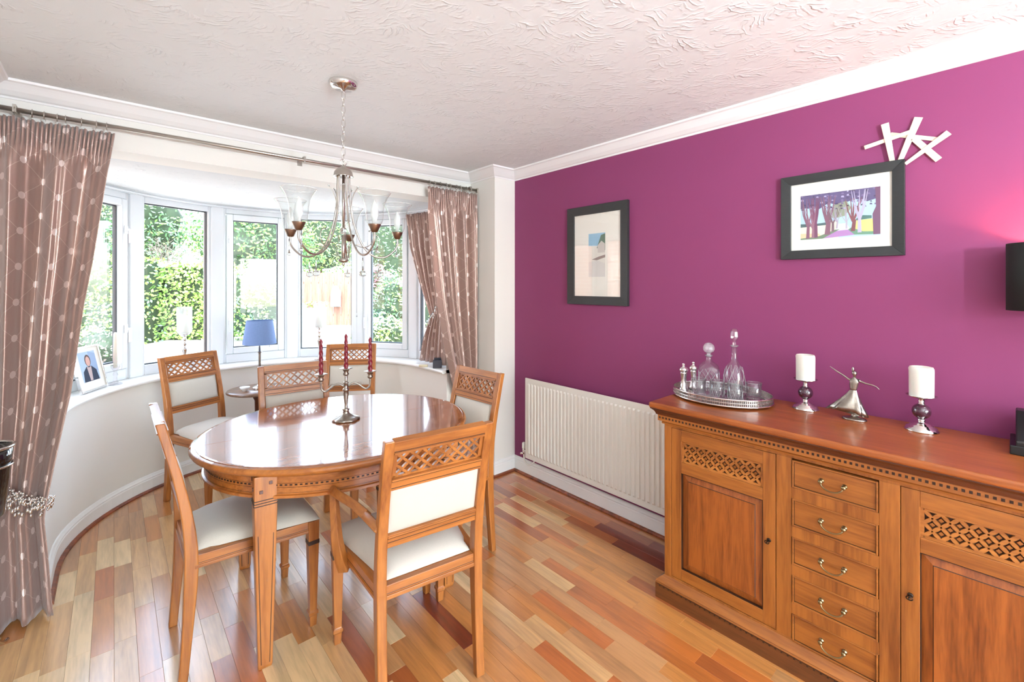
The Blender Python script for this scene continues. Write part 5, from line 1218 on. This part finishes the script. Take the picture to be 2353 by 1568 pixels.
for dx, dz, w, h, nm, lb in ((0, 0, .62, .85, 'planter', 'tall white planter with flowers in front of the fence'), (.0, 0, 0, 0, '', '')):
    if not nm: continue
    p = P(728, 16.2, -.2); g = empty(nm, p, camz, label=lb, cat='planter'); m = MB(); m.lathe([(.27, 0), (.30, .02), (.36, .80), (.38, .84), (.36, .86), (.33, .84), (.33, .8)], seg=4, smooth=False, M=Matrix.Rotation(R(45), 4, 'Z')); m.build('pot', mat('white planter', srgb(228, 228, 226), .5), g, .01)
    m = MB()
    for k in range(260):
        a = Vector((rg.gauss(0, 1), rg.gauss(0, 1), rg.gauss(0, .6))).normalized(); pp = Vector((rg.uniform(-.32, .32), rg.uniform(-.3, .3), .86 + rg.uniform(0, .2))); b = a.orthogonal(); m.add([pp - a * .05, pp + b * .03, pp + a * .05, pp - b * .03], [(0, 1, 2, 3)], rg.choice((0, 0, 1)))
    m.build('flowers', [LG[1], LG[5]], g, norm=False, kind='stuff')
p = P(705, 16.6, -.2); m = MB(); m.box(-.13, .13, -.13, .13, 0, .95); m.box(-.15, .15, -.15, .15, .95, 1.0); ob = m.build('gate_post', mat('grey post', srgb(128, 130, 130), .8), label='short grey post left of the white planter', cat='post'); ob.location = p; ob.rotation_euler = (0, 0, camz)
# neighbouring brick wing (mirrored in the left picture)
bk = mat('red brick', srgb(176, 104, 80), .85); n_ = bk.node_tree; tx = n_.nodes.new('ShaderNodeTexBrick'); tx.inputs['Color1'].default_value = srgb(178, 104, 80); tx.inputs['Color2'].default_value = srgb(196, 124, 96); tx.inputs['Mortar'].default_value = srgb(210, 200, 188); tx.inputs['Scale'].default_value = 1; tx.inputs['Brick Width'].default_value = .225; tx.inputs['Row Height'].default_value = .075; tx.inputs['Mortar Size'].default_value = .008
tc = n_.nodes.new('ShaderNodeTexCoord'); sx = n_.nodes.new('ShaderNodeSeparateXYZ'); cb = n_.nodes.new('ShaderNodeCombineXYZ'); n_.links.new(tc.outputs['Object'], sx.inputs[0]); n_.links.new(sx.outputs[1], cb.inputs[0]); n_.links.new(sx.outputs[2], cb.inputs[1]); n_.links.new(cb.outputs[0], tx.inputs[0]); n_.links.new(tx.outputs[0], n_.nodes['Principled BSDF'].inputs['Base Color'])
m = MB(); m.box(-5.5, -2.4, 3.3, 8.2, -.2, 5.0); m.build('brick_wing', bk, kind='structure', label='brick wing of the house outside on the left')

# ------------------------------------------------------------ portals that guide sky light through the glazing
def portal(loc, rot, w, h):
    l = bpy.data.lights.new('window_portal', 'AREA'); l.shape = 'RECTANGLE'; l.size = w; l.size_y = h; l.cycles.is_portal = True
    o = bpy.data.objects.new('window_portal', l); COL.objects.link(o); o.location = loc; o.rotation_euler = rot
for i in range(7):
    a, b = VP_[i], VP_[i + 1]; mid = (a + b) / 2; inward = (Vector((CX, CY, 0)) - mid).normalized(); mid = mid - inward * .06
    portal((mid.x, mid.y, (ZS + ZH) / 2), (-inward).to_track_quat('Z', 'Y').to_euler(), (b - a).length * .9, ZH - ZS)
portal((1.1, YB - .16, 1.08), (R(90), 0, 0), 1.9, 2.1)
bpy.data.objects['window_portal'].rotation_euler = bpy.data.objects['window_portal'].rotation_euler
